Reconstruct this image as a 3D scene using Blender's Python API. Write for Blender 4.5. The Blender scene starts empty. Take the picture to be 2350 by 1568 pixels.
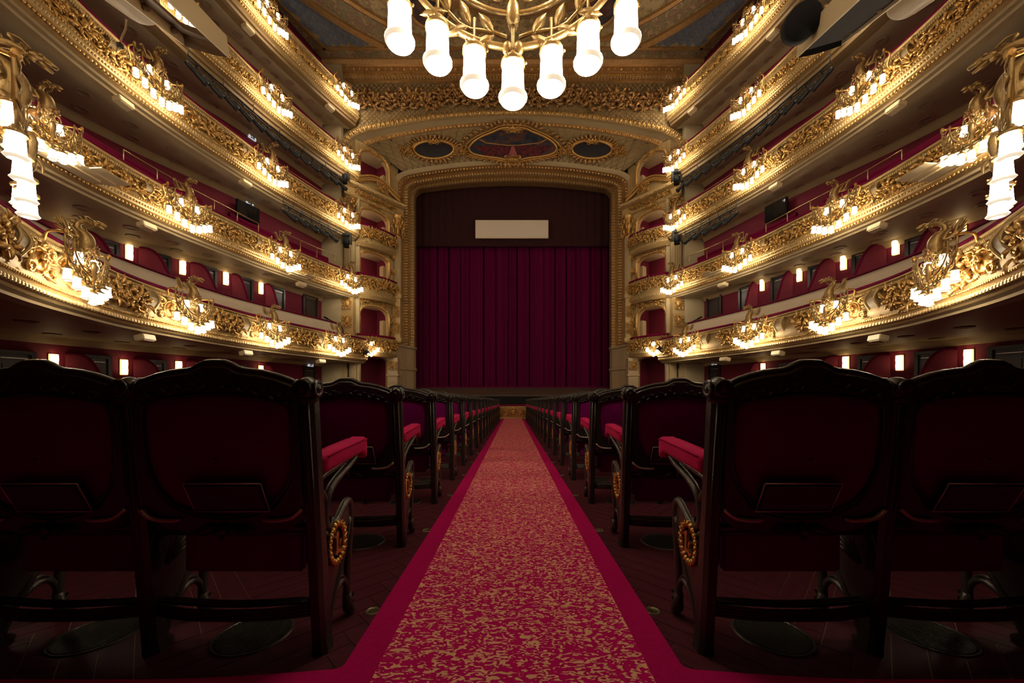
import bpy, bmesh, math, random
from mathutils import Vector, Matrix
random.seed(7)
sc = bpy.context.scene
COL = sc.collection
PI = math.pi
F = 850.0; CX = 1177.0; HY = 900.0     # focal length, vanishing point column and horizon row of the 2350 px frame
E = 0.90                               # eye height
SL = 0.025                             # the stalls floor falls towards the stage

# ------------------------------------------------------------------ camera, world, exposure
cam = bpy.data.cameras.new('camera'); co = bpy.data.objects.new('camera', cam); COL.objects.link(co)
co.location = (0, 0, E); co.rotation_euler = (PI/2, 0, 0)
cam.sensor_width = 36; cam.lens = 36*F/2350
cam.shift_x = -(CX-1175)/2350; cam.shift_y = (HY-784)/2350
cam.clip_start = .05; cam.clip_end = 200
sc.camera = co
w = bpy.data.worlds.new('world'); sc.world = w; w.use_nodes = True
w.node_tree.nodes['Background'].inputs[0].default_value = (.9, .75, .6, 1)
w.node_tree.nodes['Background'].inputs[1].default_value = 0.0
vs = sc.view_settings
vs.view_transform = 'Standard'; vs.look = 'None'; vs.gamma = 1; vs.use_curve_mapping = False
vs.exposure = 1.05
LAMP = 15.0          # radiance of the frosted lamp shades
LAMP_COL = (1.0, .84, .62)
SCONCE = 1.5
sc.cycles.max_bounces = 6; sc.cycles.diffuse_bounces = 4; sc.cycles.glossy_bounces = 3
sc.cycles.transmission_bounces = 2; sc.cycles.sample_clamp_indirect = 3.0
sc.cycles.use_denoising = True
sc.cycles.caustics_reflective = False; sc.cycles.caustics_refractive = False

# ------------------------------------------------------------------ materials
def mat(name, col, rough=.5, metal=0., var=.15, vs_=6., bump=0., bs=60., sheen=0., spec=.5, emit=None, es=0., stretch=None, sheencol=None):
    m = bpy.data.materials.new(name); m.use_nodes = True
    nt = m.node_tree; N = nt.nodes; L = nt.links
    b = N['Principled BSDF']
    tc = N.new('ShaderNodeTexCoord'); src = tc.outputs['Object']
    if stretch:
        mp = N.new('ShaderNodeMapping'); mp.inputs['Scale'].default_value = stretch
        L.new(src, mp.inputs[0]); src = mp.outputs[0]
    no = N.new('ShaderNodeTexNoise'); no.inputs['Scale'].default_value = vs_; no.inputs['Detail'].default_value = 3
    L.new(src, no.inputs['Vector'])
    mx = N.new('ShaderNodeMix'); mx.data_type = 'RGBA'
    mx.inputs[6].default_value = (*[max(0, c*(1-var)) for c in col], 1)
    mx.inputs[7].default_value = (*[min(1, c*(1+var)) for c in col], 1)
    L.new(no.outputs['Fac'], mx.inputs[0]); L.new(mx.outputs[2], b.inputs['Base Color'])
    b.inputs['Roughness'].default_value = rough; b.inputs['Metallic'].default_value = metal
    b.inputs['Specular IOR Level'].default_value = spec
    if sheen:
        b.inputs['Sheen Weight'].default_value = sheen; b.inputs['Sheen Roughness'].default_value = .4
        b.inputs['Sheen Tint'].default_value = (*(sheencol or col), 1)
    if bump:
        n2 = N.new('ShaderNodeTexNoise'); n2.inputs['Scale'].default_value = bs; n2.inputs['Detail'].default_value = 4
        L.new(src, n2.inputs['Vector'])
        bp = N.new('ShaderNodeBump'); bp.inputs['Strength'].default_value = bump; bp.inputs['Distance'].default_value = .02
        L.new(n2.outputs['Fac'], bp.inputs['Height']); L.new(bp.outputs[0], b.inputs['Normal'])
    if emit:
        b.inputs['Emission Color'].default_value = (*emit, 1); b.inputs['Emission Strength'].default_value = es
    return m

M = {}
M['gold'] = mat('gilt_relief', (.76, .475, .165), .36, .85, .22, 9, .35, 70)
M['gold_pale'] = mat('pale_gilt', (.70, .49, .215), .42, .5, .18, 7, .3, 60)
M['gold_dark'] = mat('old_gilt', (.60, .36, .15), .42, .72, .3, 9, .5, 70)
M['gilt_field'] = mat('gilt_ground', (.57, .395, .17), .5, .2, .15, 4, .35, 38)
M['cream'] = mat('cream_paint', (.54, .41, .22), .55, 0, .08, 2)
M['tan'] = mat('tan_plaster', (.58, .475, .28), .6, 0, .10, 1.2, .05, 20)
M['tan_dark'] = mat('brown_plaster', (.27, .17, .07), .55, .1, .15, 3)
M['stone'] = mat('cream_stone', (.52, .38, .22), .6, 0, .10, 3, .08, 40)
M['wall_red'] = mat('crimson_wall_cloth', (.19, .008, .032), .75, 0, .14, 9, .08, 120)
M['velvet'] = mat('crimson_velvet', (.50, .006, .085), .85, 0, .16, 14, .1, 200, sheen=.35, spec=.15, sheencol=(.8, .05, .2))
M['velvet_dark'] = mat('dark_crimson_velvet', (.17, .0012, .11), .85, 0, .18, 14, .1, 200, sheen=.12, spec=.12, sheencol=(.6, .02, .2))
M['curtain'] = mat('stage_curtain_velvet', (.125, .0015, .05), .85, 0, .2, 3, 0, 200, sheen=.1, spec=.1, stretch=(6, 6, .2))
M['valance'] = mat('black_brown_drape', (.045, .016, .018), .9, 0, .15, 5, spec=.1)
M['wood_dark'] = mat('ebonised_wood', (.026, .022, .018), .28, 0, .3, 12, .12, 90)
M['iron'] = mat('black_iron', (.060, .050, .042), .30, .3, .25, 15, .12, 120)
M['trim_metal'] = mat('worn_pewter', (.60, .56, .50), .3, .5, .2, 20)
M['black'] = mat('matt_black', (.009, .009, .010), .7, 0, .2, 9, spec=.2)
M['rig'] = mat('rig_black_steel', (.03, .035, .038), .42, .3, .2, 9)
M['steel'] = mat('brushed_steel', (.45, .42, .38), .3, .9, .1, 9)
M['brass'] = mat('polished_brass', (.75, .55, .28), .3, .9, .1, 9)
M['screen'] = mat('screen_cloth', (.86, .74, .62), .7, 0, .03, 3)
M['door'] = mat('dark_door', (.02, .012, .012), .35, 0, .3, 6)
M['plank'] = mat('dark_red_parquet', (.085, .018, .028), .5, 0, .5, 3.5, .06, 30, stretch=(1, 8, 1), spec=.14)
M['joint'] = mat('parquet_joint', (.50, .34, .22), .6, 0, .2, 20)
M['stage_floor'] = mat('stage_boards', (.10, .065, .045), .5, 0, .2, 3)
M['beige_metal'] = mat('beige_enamel', (.78, .62, .36), .42, 0, .05, 2)
M['brown_metal'] = mat('brown_enamel', (.16, .09, .045), .45, 0, .1, 3)
M['paint_dark'] = mat('dark_oil_paint', (.035, .03, .035), .45, 0, .5, 2.5)
M['sign'] = mat('white_sign', (.75, .78, .80), .4, 0, .02, 5, emit=(.85, .9, 1), es=.25)
M['sign_blue'] = mat('sign_pictogram', (.02, .05, .12), .4)
M['shade'] = mat('frosted_lamp_glass', (.9, .85, .75), .5, 0, .02, 5, emit=LAMP_COL, es=LAMP)
M['sconce'] = mat('alabaster_sconce', (.9, .8, .6), .5, 0, .05, 5, emit=(1, .72, .36), es=SCONCE)
nt = M['shade'].node_tree
tc_ = nt.nodes.new('ShaderNodeTexCoord'); sx_ = nt.nodes.new('ShaderNodeSeparateXYZ'); nt.links.new(tc_.outputs['Object'], sx_.inputs[0])
rp_ = nt.nodes.new('ShaderNodeMapRange'); rp_.inputs[1].default_value = -.30; rp_.inputs[2].default_value = 0.0; nt.links.new(sx_.outputs['Z'], rp_.inputs[0])
cr_ = nt.nodes.new('ShaderNodeValToRGB'); el_ = cr_.color_ramp.elements      # thick moulded rim and shoulder glow less than the body
el_[0].position = 0; el_[0].color = (.75, .75, .75, 1); el_[1].position = 1; el_[1].color = (.05, .05, .05, 1)
for t_, v_ in ((.18, .75), (.20, .025), (.27, .025), (.30, 1), (.90, 1)):
    q_ = el_.new(t_); q_.color = (v_, v_, v_, 1)
nt.links.new(rp_.outputs[0], cr_.inputs[0])
mu_ = nt.nodes.new('ShaderNodeMath'); mu_.operation = 'MULTIPLY'; mu_.inputs[1].default_value = LAMP; nt.links.new(cr_.outputs[0], mu_.inputs[0])
nt.links.new(mu_.outputs[0], nt.nodes['Principled BSDF'].inputs['Emission Strength'])
M['box_lamp_and_fill'] = mat('box_lamp_and_fill_glass', (.9, .85, .75), .5, 0, .02, 5, emit=LAMP_COL, es=55)  # for the visible box lamps and the hidden fill lamps added beside them
M['velvet_rail'] = mat('rail_velvet', (.20, .003, .045), .85, 0, .16, 14, .1, 200, sheen=.08, spec=.12)
M['velvet_deep'] = mat('deep_red_velvet', (.13, .003, .028), .85, 0, .16, 14, .1, 200, sheen=.05, spec=.12)
M['console'] = mat('brown_console', (.34, .235, .11), .55, 0, .1, 3)
M['parapet'] = mat('pale_cream_padding', (.86, .72, .52), .6, 0, .05, 3)
M['bracket'] = mat('bracket_gilt', (.48, .34, .15), .36, .8, .2, 14, .2, 80)
M['vent'] = mat('vent_plaster', (.46, .35, .21), .6, 0, .1, 2)

def painted(name, cols, scale, rough=.55, thr=(.40, .5, .6), stretch=(1, 1, 1), bump=.2):
    """a ground with blotchy painted foliage in several colours"""
    m = bpy.data.materials.new(name); m.use_nodes = True
    nt = m.node_tree; N = nt.nodes; L = nt.links; b = N['Principled BSDF']
    tc = N.new('ShaderNodeTexCoord'); mp = N.new('ShaderNodeMapping'); mp.inputs['Scale'].default_value = stretch
    L.new(tc.outputs['Object'], mp.inputs[0])
    no = N.new('ShaderNodeTexNoise'); no.inputs['Scale'].default_value = scale; no.inputs['Detail'].default_value = 4
    no.inputs['Distortion'].default_value = 1.2
    L.new(mp.outputs[0], no.inputs['Vector'])
    cr = N.new('ShaderNodeValToRGB'); L.new(no.outputs['Fac'], cr.inputs[0])
    el = cr.color_ramp.elements
    el[0].position = thr[0]; el[0].color = (*cols[0], 1)
    el[1].position = thr[-1]; el[1].color = (*cols[-1], 1)
    for t, c in zip(thr[1:-1], cols[1:-1]):
        e = el.new(t); e.color = (*c, 1)
    L.new(cr.outputs[0], b.inputs['Base Color']); b.inputs['Roughness'].default_value = rough
    if bump:
        bp = N.new('ShaderNodeBump'); bp.inputs['Strength'].default_value = bump; bp.inputs['Distance'].default_value = .03
        L.new(no.outputs['Fac'], bp.inputs['Height']); L.new(bp.outputs[0], b.inputs['Normal'])
    return m
M['floral'] = painted('floral_painted_plaster', [(.22, .17, .09), (.34, .28, .14), (.26, .11, .08), (.48, .34, .16)], 2.6, thr=(.36, .47, .53, .62))
M['ceil_gilt'] = painted('gilt_painted_ceiling', [(.32, .20, .10), (.50, .36, .17), (.58, .42, .2)], 3.0, thr=(.38, .5, .6))
M['blue_glass'] = mat('blue_leaded_glass', (.20, .23, .31), .3, 0, .35, 4)
M['lattice_ground'] = mat('lattice_ground', (.42, .32, .16), .6, 0, .12, 3, .1, 30)
M['painting'] = painted('painted_scene', [(.02, .03, .05), (.05, .06, .08), (.12, .04, .035), (.16, .12, .08)], 1.3, thr=(.38, .48, .55, .66), bump=0)
M['painting_red'] = painted('painted_red_stalls', [(.04, .005, .012), (.12, .01, .02), (.18, .02, .03)], 6, thr=(.4, .5, .6), bump=0)
M['painting_pink'] = mat('painted_pink_aisle', (.45, .12, .12), .5, 0, .2, 12)

def carpet_mat():
    m = bpy.data.materials.new('crimson_carpet_gold_flecks'); m.use_nodes = True
    nt = m.node_tree; N = nt.nodes; L = nt.links; b = N['Principled BSDF']
    tc = N.new('ShaderNodeTexCoord')
    mp = N.new('ShaderNodeMapping'); mp.inputs['Scale'].default_value = (36, 66, 1)
    L.new(tc.outputs['Object'], mp.inputs[0])
    no = N.new('ShaderNodeTexNoise'); no.inputs['Scale'].default_value = 1.0; no.inputs['Detail'].default_value = 0
    no.inputs['Distortion'].default_value = 1.5
    L.new(mp.outputs[0], no.inputs['Vector'])
    cr = N.new('ShaderNodeValToRGB'); cr.color_ramp.interpolation = 'LINEAR'
    e = cr.color_ramp.elements; e[0].position = .55; e[0].color = (.62, .007, .15, 1); e[1].position = .58; e[1].color = (.92, .50, .29, 1)
    L.new(no.outputs['Fac'], cr.inputs[0]); L.new(cr.outputs[0], b.inputs['Base Color'])
    b.inputs['Roughness'].default_value = .95; b.inputs['Specular IOR Level'].default_value = .1
    n2 = N.new('ShaderNodeTexNoise'); n2.inputs['Scale'].default_value = 500
    L.new(tc.outputs['Object'], n2.inputs['Vector'])
    bp = N.new('ShaderNodeBump'); bp.inputs['Strength'].default_value = .3; bp.inputs['Distance'].default_value = .004
    L.new(n2.outputs['Fac'], bp.inputs['Height']); L.new(bp.outputs[0], b.inputs['Normal'])
    return m
M['carpet'] = carpet_mat()
M['carpet_plain'] = mat('plain_crimson_carpet', (.52, .005, .125), .95, 0, .22, 60, .3, 500, spec=.1)

# ------------------------------------------------------------------ mesh building
class MB:
    def __init__(s): s.v = []; s.f = []; s.sm = []
    def add(s, vs, fs, smooth=True):
        o = len(s.v); s.v += [tuple(p) for p in vs]
        for f in fs: s.f.append([i+o for i in f]); s.sm.append(smooth)
    def xf(s, Mx, start=0):
        for i in range(start, len(s.v)): s.v[i] = tuple(Mx @ Vector(s.v[i]))
    def box(s, c, d, R=None, bev=0.):
        cx, cy, cz = c; x, y, z = d[0]/2, d[1]/2, d[2]/2
        if bev:
            bm = bmesh.new(); bmesh.ops.create_cube(bm, size=1)
            for v in bm.verts: v.co = Vector((v.co.x*d[0], v.co.y*d[1], v.co.z*d[2]))
            bmesh.ops.bevel(bm, geom=list(bm.edges), offset=bev, segments=2, affect='EDGES')
            bm.verts.index_update()
            vs = [v.co.copy() for v in bm.verts]; fs = [[v.index for v in f.verts] for f in bm.faces]; bm.free()
        else:
            vs = [Vector((a*x, b*y, e*z)) for a in (-1, 1) for b in (-1, 1) for e in (-1, 1)]
            fs = [(0, 1, 3, 2), (4, 6, 7, 5), (0, 4, 5, 1), (2, 3, 7, 6), (0, 2, 6, 4), (1, 5, 7, 3)]
        if R is not None: vs = [R @ p for p in vs]
        s.add([p+Vector(c) for p in vs], fs, False)
    def tube(s, pts, r, seg=8, closed=False, flat=1.0, up=None):
        pts = [Vector(p) for p in pts]; n = len(pts)
        rs = r if isinstance(r, (list, tuple)) else [r]*n
        vs = []; prev = None
        for i, p in enumerate(pts):
            a = pts[(i-1) % n] if (closed or i > 0) else p
            b = pts[(i+1) % n] if (closed or i < n-1) else p
            t = (b-a)
            t = t.normalized() if t.length > 1e-9 else Vector((0, 0, 1))
            if up is not None: u = Vector(up)
            elif prev is None: u = Vector((0, 0, 1)) if abs(t.z) < .9 else Vector((0, 1, 0))
            else: u = prev
            x = u - t*u.dot(t)
            if x.length < 1e-6: x = t.orthogonal()
            x.normalize(); prev = x; y = t.cross(x)
            for k in range(seg):
                an = 2*PI*k/seg
                vs.append(p + x*(math.cos(an)*rs[i]*flat) + y*(math.sin(an)*rs[i]))
        fs = []
        for i in range(n if closed else n-1):
            for k in range(seg):
                a = i*seg+k; b = i*seg+(k+1) % seg; j = ((i+1) % n)*seg
                fs.append((a, b, j+(k+1) % seg, j+k))
        if not closed:
            fs.append(tuple(range(seg))[::-1]); fs.append(tuple((n-1)*seg+k for k in range(seg)))
        s.add(vs, fs)
    def lathe(s, prof, seg=16, Mx=None, smooth=True, a0=0, a1=2*PI):
        full = abs(a1-a0-2*PI) < 1e-6; n = seg if full else seg+1
        vs = []
        for r, z in prof:
            for k in range(n):
                an = a0+(a1-a0)*k/seg; vs.append(Vector((r*math.cos(an), r*math.sin(an), z)))
        fs = []
        for i in range(len(prof)-1):
            for k in range(seg):
                k2 = (k+1) % n
                fs.append((i*n+k, i*n+k2, (i+1)*n+k2, (i+1)*n+k))
        if Mx is not None: vs = [Mx @ p for p in vs]
        s.add(vs, fs, smooth)
    def ell(s, c, r, seg=8, rings=5, Mx=None):
        c = Vector(c); vs = []
        for i in range(rings+1):
            th = PI*i/rings
            for k in range(seg):
                an = 2*PI*k/seg
                p = Vector((r[0]*math.sin(th)*math.cos(an), r[1]*math.sin(th)*math.sin(an), r[2]*math.cos(th)))
                if Mx is not None: p = Mx @ p
                vs.append(p+c)
        fs = [(i*seg+k, i*seg+(k+1) % seg, (i+1)*seg+(k+1) % seg, (i+1)*seg+k) for i in range(rings) for k in range(seg)]
        s.add(vs, fs)
    def prism(s, poly, d0, d1, Mx=None, smooth=False):
        """poly in (x,z), extruded along y from d0 to d1"""
        n = len(poly)
        vs = [Vector((x, d0, z)) for x, z in poly]+[Vector((x, d1, z)) for x, z in poly]
        if Mx is not None: vs = [Mx @ p for p in vs]
        fs = [tuple(range(n)), tuple(range(2*n-1, n-1, -1))]+[(i, n+i, n+(i+1) % n, (i+1) % n) for i in range(n)]
        s.add(vs, fs, smooth)
    def loft(s, rows, closed=False, smooth=True, ring=False):
        n = len(rows[0]); vs = [p for r in rows for p in r]; fs = []
        for i in range(len(rows)-1+(1 if ring else 0)):
            j = (i+1) % len(rows)
            for k in range(n if closed else n-1):
                k2 = (k+1) % n
                fs.append((i*n+k, i*n+k2, j*n+k2, j*n+k))
        s.add(vs, fs, smooth)
    def leaf(s, base, d, up, Ln, W, cup=.15, th=.006):
        """a pointed blade from base along d, its face along up"""
        d = Vector(d).normalized(); up = Vector(up); up = (up-d*up.dot(d)).normalized(); x = d.cross(up); b = Vector(base)
        vs = []
        for t, ww in ((0, .12), (.25, .8), (.55, 1), (.82, .55), (1, .02)):
            c = b+d*(Ln*t)+up*(cup*Ln*math.sin(t*PI)*.6)
            vs += [c-x*(W*ww/2), c+up*(th+W*.16*ww), c+x*(W*ww/2), c-up*th]
        fs = []
        for i in range(4):
            for k in range(4):
                fs.append((i*4+k, i*4+(k+1) % 4, (i+1)*4+(k+1) % 4, (i+1)*4+k))
        s.add(vs, fs)
    def mesh(s, name, m):
        me = bpy.data.meshes.new(name); me.from_pydata(s.v, [], s.f); 
        me.polygons.foreach_set('use_smooth', s.sm); me.materials.append(m); me.update()
        return me
    def build(s, name, m, parent=None, loc=None, rz=0., kind=None, label=None, **kw):
        return obj(name, s.mesh(name, M[m] if isinstance(m, str) else m), parent, loc, rz, kind, label, **kw)

def obj(name, me, parent=None, loc=None, rz=0., kind=None, label=None, cat=None, group=None):
    o = bpy.data.objects.new(name, me); COL.objects.link(o)
    if parent is not None: o.parent = parent
    if loc is not None: o.location = loc
    if rz: o.rotation_euler = (0, 0, rz)
    tag(o, label, cat, group, kind)
    return o
def tag(o, label=None, cat=None, group=None, kind=None):
    if label: o['label'] = label
    if cat: o['category'] = cat
    if group: o['group'] = group
    if kind: o['kind'] = kind
    return o
def thing(name, label, cat, loc=(0, 0, 0), rz=0., group=None, kind=None):
    o = bpy.data.objects.new(name, None); COL.objects.link(o); o.empty_display_size = .2
    o.location = loc; o.rotation_euler = (0, 0, rz)
    return tag(o, label, cat, group, kind)
KIDS = {}
def dup(root, loc, rz, label=None, group=None):
    def kids(o):
        if o.name not in KIDS: KIDS[o.name] = list(o.children)
        return KIDS[o.name]
    r = root.copy(); COL.objects.link(r); r.location = loc; r.rotation_euler = (0, 0, rz)
    if label: r['label'] = label
    if group: r['group'] = group
    for ch in kids(root):
        c = ch.copy(); COL.objects.link(c); c.parent = r
        for g in kids(ch):
            d = g.copy(); COL.objects.link(d); d.parent = c
    return r
def P(px, py, Y):
    return Vector(((px-CX)*Y/F, Y, E+(HY-py)*Y/F))
def floor_z(y): return -SL*y
def smooth_pts(pts, n=8, closed=False):
    """Catmull-Rom through pts"""
    pts = [Vector(p) for p in pts]; N = len(pts); out = []
    rng = N if closed else N-1
    for i in range(rng):
        p1 = pts[i]; p2 = pts[(i+1) % N]
        p0 = pts[(i-1) % N] if (closed or i > 0) else p1*2-p2
        p3 = pts[(i+2) % N] if (closed or i < N-2) else p2*2-p1
        for k in range(n):
            t = k/n
            out.append(.5*((2*p1)+(p2-p0)*t+(2*p0-5*p1+4*p2-p3)*t*t+(3*p1-p0-3*p2+p3)*t**3))
    if not closed: out.append(pts[-1])
    return out
ORD = ['first', 'second', 'third', 'fourth', 'fifth', 'sixth', 'seventh', 'eighth', 'ninth', 'tenth', 'eleventh', 'twelfth',
       'thirteenth', 'fourteenth', 'fifteenth', 'sixteenth', 'seventeenth', 'eighteenth', 'nineteenth', 'twentieth']

# ------------------------------------------------------------------ plan of the hall
class Path:
    """horseshoe from the left stage end round the back to the right stage end; half given for the right side, stage end first"""
    def __init__(s, half, step=.22):
        full = [(-x, y) for x, y in half]+[(x, y) for x, y in half[-2::-1]]
        d = smooth_pts([(x, y, 0) for x, y in full], 24)
        cum = [0.]
        for a, b in zip(d, d[1:]): cum.append(cum[-1]+(b-a).length)
        s.L = cum[-1]; n = max(8, int(s.L/step)); s.p = []; j = 0
        for i in range(n+1):
            t = s.L*i/n
            while j < len(d)-2 and cum[j+1] < t: j += 1
            u = (t-cum[j])/max(1e-9, cum[j+1]-cum[j]); s.p.append(d[j].lerp(d[j+1], min(1, u)))
        s.n = n
        s.t = [(s.p[min(n, i+1)]-s.p[max(0, i-1)]).normalized() for i in range(n+1)]
    def at(s, d):
        x = max(0., min(1., d/s.L))*s.n; i = min(s.n-1, int(x)); u = x-i
        p = s.p[i].lerp(s.p[i+1], u); t = s.t[i].lerp(s.t[i+1], u).normalized()
        return p, t, Vector((-t.y, t.x, 0))
    def off(s, i, u):
        t = s.t[i]; return s.p[i]+Vector((-t.y, t.x, 0))*u
    def hit(s, px, u=0.):
        """arc length where the line of sight through column px meets the path moved u into the hall"""
        k = (px-CX)/F; rng = range(s.n) if k < 0 else range(s.n, 0, -1); st = 1 if k < 0 else -1
        for i in rng:
            a = s.off(i, u); b = s.off(i+st, u)
            if a.y < .3: break
            fa = a.x-k*a.y; fb = b.x-k*b.y
            if fa*fb <= 0 and fa != fb:
                q = fa/(fa-fb); return (i+st*q)*s.L/s.n
        return None
FRONT = Path([(8.7, 20.9), (9.1, 20.0), (9.75, 18.3), (10.45, 16), (10.78, 14.3), (11.05, 12.8), (11.2, 11), (11.1, 9), (10.6, 6.5), (9.3, 3.5), (7, .8), (4, -1.0), (0, -1.8)])
FRONT1 = Path([(8.45, 21.3), (9.0, 19.4), (9.5, 17.7), (10.05, 15.6), (10.27, 14.0), (10.28, 12.1), (10.05, 9.9), (9.55, 8.4), (8.75, 6.7), (7.35, 4.75), (5.6, 3.1), (3.7, 1.85), (1.9, 1.1), (0, .85)])
WALL = Path([(10.7, 20.7), (11.9, 16.3), (13.2, 13), (13.8, 10.4), (13.9, 8), (13.4, 5), (12, 1.5), (9, -2), (5, -4), (0, -4.8)])
TIER_Z = [E+3.0, E+6.6, E+10.0, E+13.2, E+16.5]

def sweep(mb, path, prof, i0=0, i1=None, smooth=True, closed=False):
    i1 = path.n if i1 is None else i1
    rows = []
    for i in range(i0, i1+1):
        rows.append([Vector((path.off(i, u).x, path.off(i, u).y, z)) for u, z in prof])
    mb.loft(rows, closed=closed, smooth=smooth)
# ================================================================== THE SETTING
# ------------------------------------------------------------------ floor with herringbone parquet
floor = bpy.data.objects.new('floor', None)
fm = MB(); fm.box((0, 7.1, -.09), (29, 24.2, .15))
floor = fm.build('floor', 'plank', kind='structure'); floor.rotation_euler = (-math.atan(SL), 0, 0)
PW, PL = .092, .84858
jb = MB(); jb.box((0, 5.4, -.007), (9, 13.2, .008)); jb.build('parquet_bed', 'joint', floor)
pm = MB(); pm.box((PL/2, PW/2, -.005), (PL-.0035, PW-.0035, .012)); plank_me = pm.mesh('plank', M['plank'])
pl = []
R45 = Matrix.Rotation(PI/4, 4, 'Z')
for k in range(-75, 160):
    for m_ in range(-12, 13):
        for kind in (0, 1):
            if kind == 0: c = Vector((k*PW+m_*PL, k*PW-m_*PL, 0)); ang = PI/4; org = c
            else:
                c = Vector((k*PW+m_*PL+PL, k*PW-m_*PL+PW-PL, 0)); ang = PI/4+PI/2; org = c+Vector((PW, 0, 0))
            o3 = R45 @ org
            d = Vector((math.cos(ang), math.sin(ang), 0)); mid = o3+d*(PL/2)
            if abs(mid.x) > 4.4 or mid.y < -.7 or mid.y > 11.8: continue
            vis = (.35 < abs(mid.x) < max(1.2, mid.y*1.45)) and mid.y > .85
            pl.append((0 if vis else 1, mid.y, o3, ang))
pl.sort(key=lambda q: (q[0], q[1]))
rest = MB()
for i, (_, _, o3, ang) in enumerate(pl):
    if i < 296:
        o = bpy.data.objects.new('plank', plank_me); COL.objects.link(o); o.parent = floor; o.location = o3; o.rotation_euler = (0, 0, ang)
    else:
        Mx = Matrix.Translation(o3) @ Matrix.Rotation(ang, 4, 'Z'); rest.add([Mx @ Vector(v) for v in pm.v], pm.f, False)
rest.build('far_parquet', 'plank', floor, kind='stuff')

# ------------------------------------------------------------------ walls, ceiling
for nm, i0, i1 in (('wall_left', 0, WALL.n//2), ('wall_right', WALL.n//2, WALL.n)):
    mb = MB(); sweep(mb, WALL, [(0, -.6), (0, 19.9), (-.25, 19.9), (-.25, -.6)], i0, i1, closed=True); mb.build(nm, 'wall_red', kind='structure')
for sg, nm in ((-1, 'wall_left_end'), (1, 'wall_right_end')):
    mb = MB(); mb.box((sg*10.5, 20.95, 9.6), (1.7, .3, 20.4)); mb.build(nm, 'tan', kind='structure')
for sg, nm in ((-1, 'wall_left_return'), (1, 'wall_right_return')):
    mb = MB(); mb.box((sg*9.45, 21.34, 6.2), (1.3, .2, 13.6)); mb.build(nm, 'tan', kind='structure')
# flat gilded ceiling, its blue leaded corners and mouldings
CZ = 19.6
mb = MB(); mb.box((0, 7.9, CZ+.15), (30, 27, .3)); ceil = mb.build('ceiling', 'ceil_gilt', kind='structure')
Bnd = smooth_pts([(-10.2, 20.15, 0), (-10.75, 18.9, 0), (-11.25, 17.6, 0), (-11.9, 15.6, 0), (-12.3, 13, 0), (-12.4, 10, 0)], 6)
def bnd_x(y):
    for a, b in zip(Bnd, Bnd[1:]):
        if (a.y-y)*(b.y-y) <= 0: return a.x+(b.x-a.x)*(a.y-y)/(a.y-b.y)
    return -12.4 if y < 10 else -10.2
CC = (0, 8.6); CR = 13.35
mb = MB(); barm = MB()
st = .33; th = math.radians(30)
panes = []
pane = MB(); pane.box((0, 0, 0), (st-.055, st-.055, .03))
pane_me = pane.mesh('pane', M['blue_glass'])
for sg in (-1, 1):
    for i in range(-30, 60):
        for j in range(-10, 60):
            # a fan of concentric bars round the ceiling circle
            r = CR+.35+i*st; a = math.radians(40)+j*st/15.2
            x = -math.cos(a)*r; y = CC[1]+math.sin(a)*r
            if i < 0 or y > 19.95 or y < 14 or x < bnd_x(y)+.15: continue
            o = bpy.data.objects.new('pane', pane_me); COL.objects.link(o); o.parent = ceil; o.location = (-sg*x, y, CZ-.015); o.rotation_euler = (0, 0, sg*(a))
            panes.append(o)
bm_ = MB()
for sg in (-1, 1):
    pts = [(sg*x, y) for x, y in [(p.x, p.y) for p in Bnd]]
    for i in range(len(pts)-1):
        pass
    for wdt, o_, dz, m_ in ((.14, .1, .10, 'gold_dark'), (.62, .5, .04, 'floral'), (.12, .95, .09, 'gold_dark')):
        mb = MB()
        rows = [[], [], [], []]
        for p in Bnd:
            x = sg*(p.x-o_+.1)
            for q, (dx, z) in enumerate(((-wdt/2, CZ), (-wdt/2, CZ-dz), (wdt/2, CZ-dz), (wdt/2, CZ))): rows[q].append(Vector((x+dx, p.y+.0, z)))
        mb.loft(rows, smooth=False); mb.build('ceiling_border', m_, ceil)
for yc, wd, dz, m_ in ((20.08, .12, .1, 'gold_dark'), (20.42, .5, .04, 'floral'), (20.72, .10, .1, 'gold_dark')):
    mb = MB(); mb.box((0, yc, CZ-dz/2), (22, wd, dz)); mb.build('ceiling_border', m_, ceil)
for rr, wd, dz, m_ in ((CR, .34, .12, 'gold_dark'), (CR-.75, .9, .05, 'floral'), (CR-1.4, .2, .12, 'gold_dark'), (CR-2.6, 1.6, .03, 'ceil_gilt'), (CR-3.7, .25, .12, 'gold_dark')):
    mb = MB(); Mx = Matrix.Translation((CC[0], CC[1], 0))
    arcs = [(PI/6, math.acos(min(1, (11.4)/rr)) if False else PI*5/6)]
    prof = [(rr-wd/2, CZ), (rr-wd/2, CZ-dz), (rr+wd/2, CZ-dz), (rr+wd/2, CZ)]
    # only the arc that lies under the slab before the proscenium cornice
    lim = math.asin(min(1, (20.0-CC[1])/(rr)))
    for a0, a1 in ((math.radians(12), lim), (PI-lim, PI-math.radians(12))):
        mb.lathe(prof, 48, Mx, False, a0, a1)
    mb.build('ceiling_ring', m_, ceil)
# round dark paintings set in the ceiling ring
for sg in (-1, 1):
    mb = MB(); mb.lathe([(0, CZ-.05), (.95, CZ-.05), (.95, CZ)], 32, Matrix.Translation((sg*4.1, 18.0, 0)), False); mb.build('ceiling_painting', 'painting', ceil)
    mb = MB(); mb.lathe([(.92, CZ), (.95, CZ-.12), (1.08, CZ-.12), (1.12, CZ)], 32, Matrix.Translation((sg*4.1, 18.0, 0))); mb.build('ceiling_painting_frame', 'gold_dark', ceil)

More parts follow.
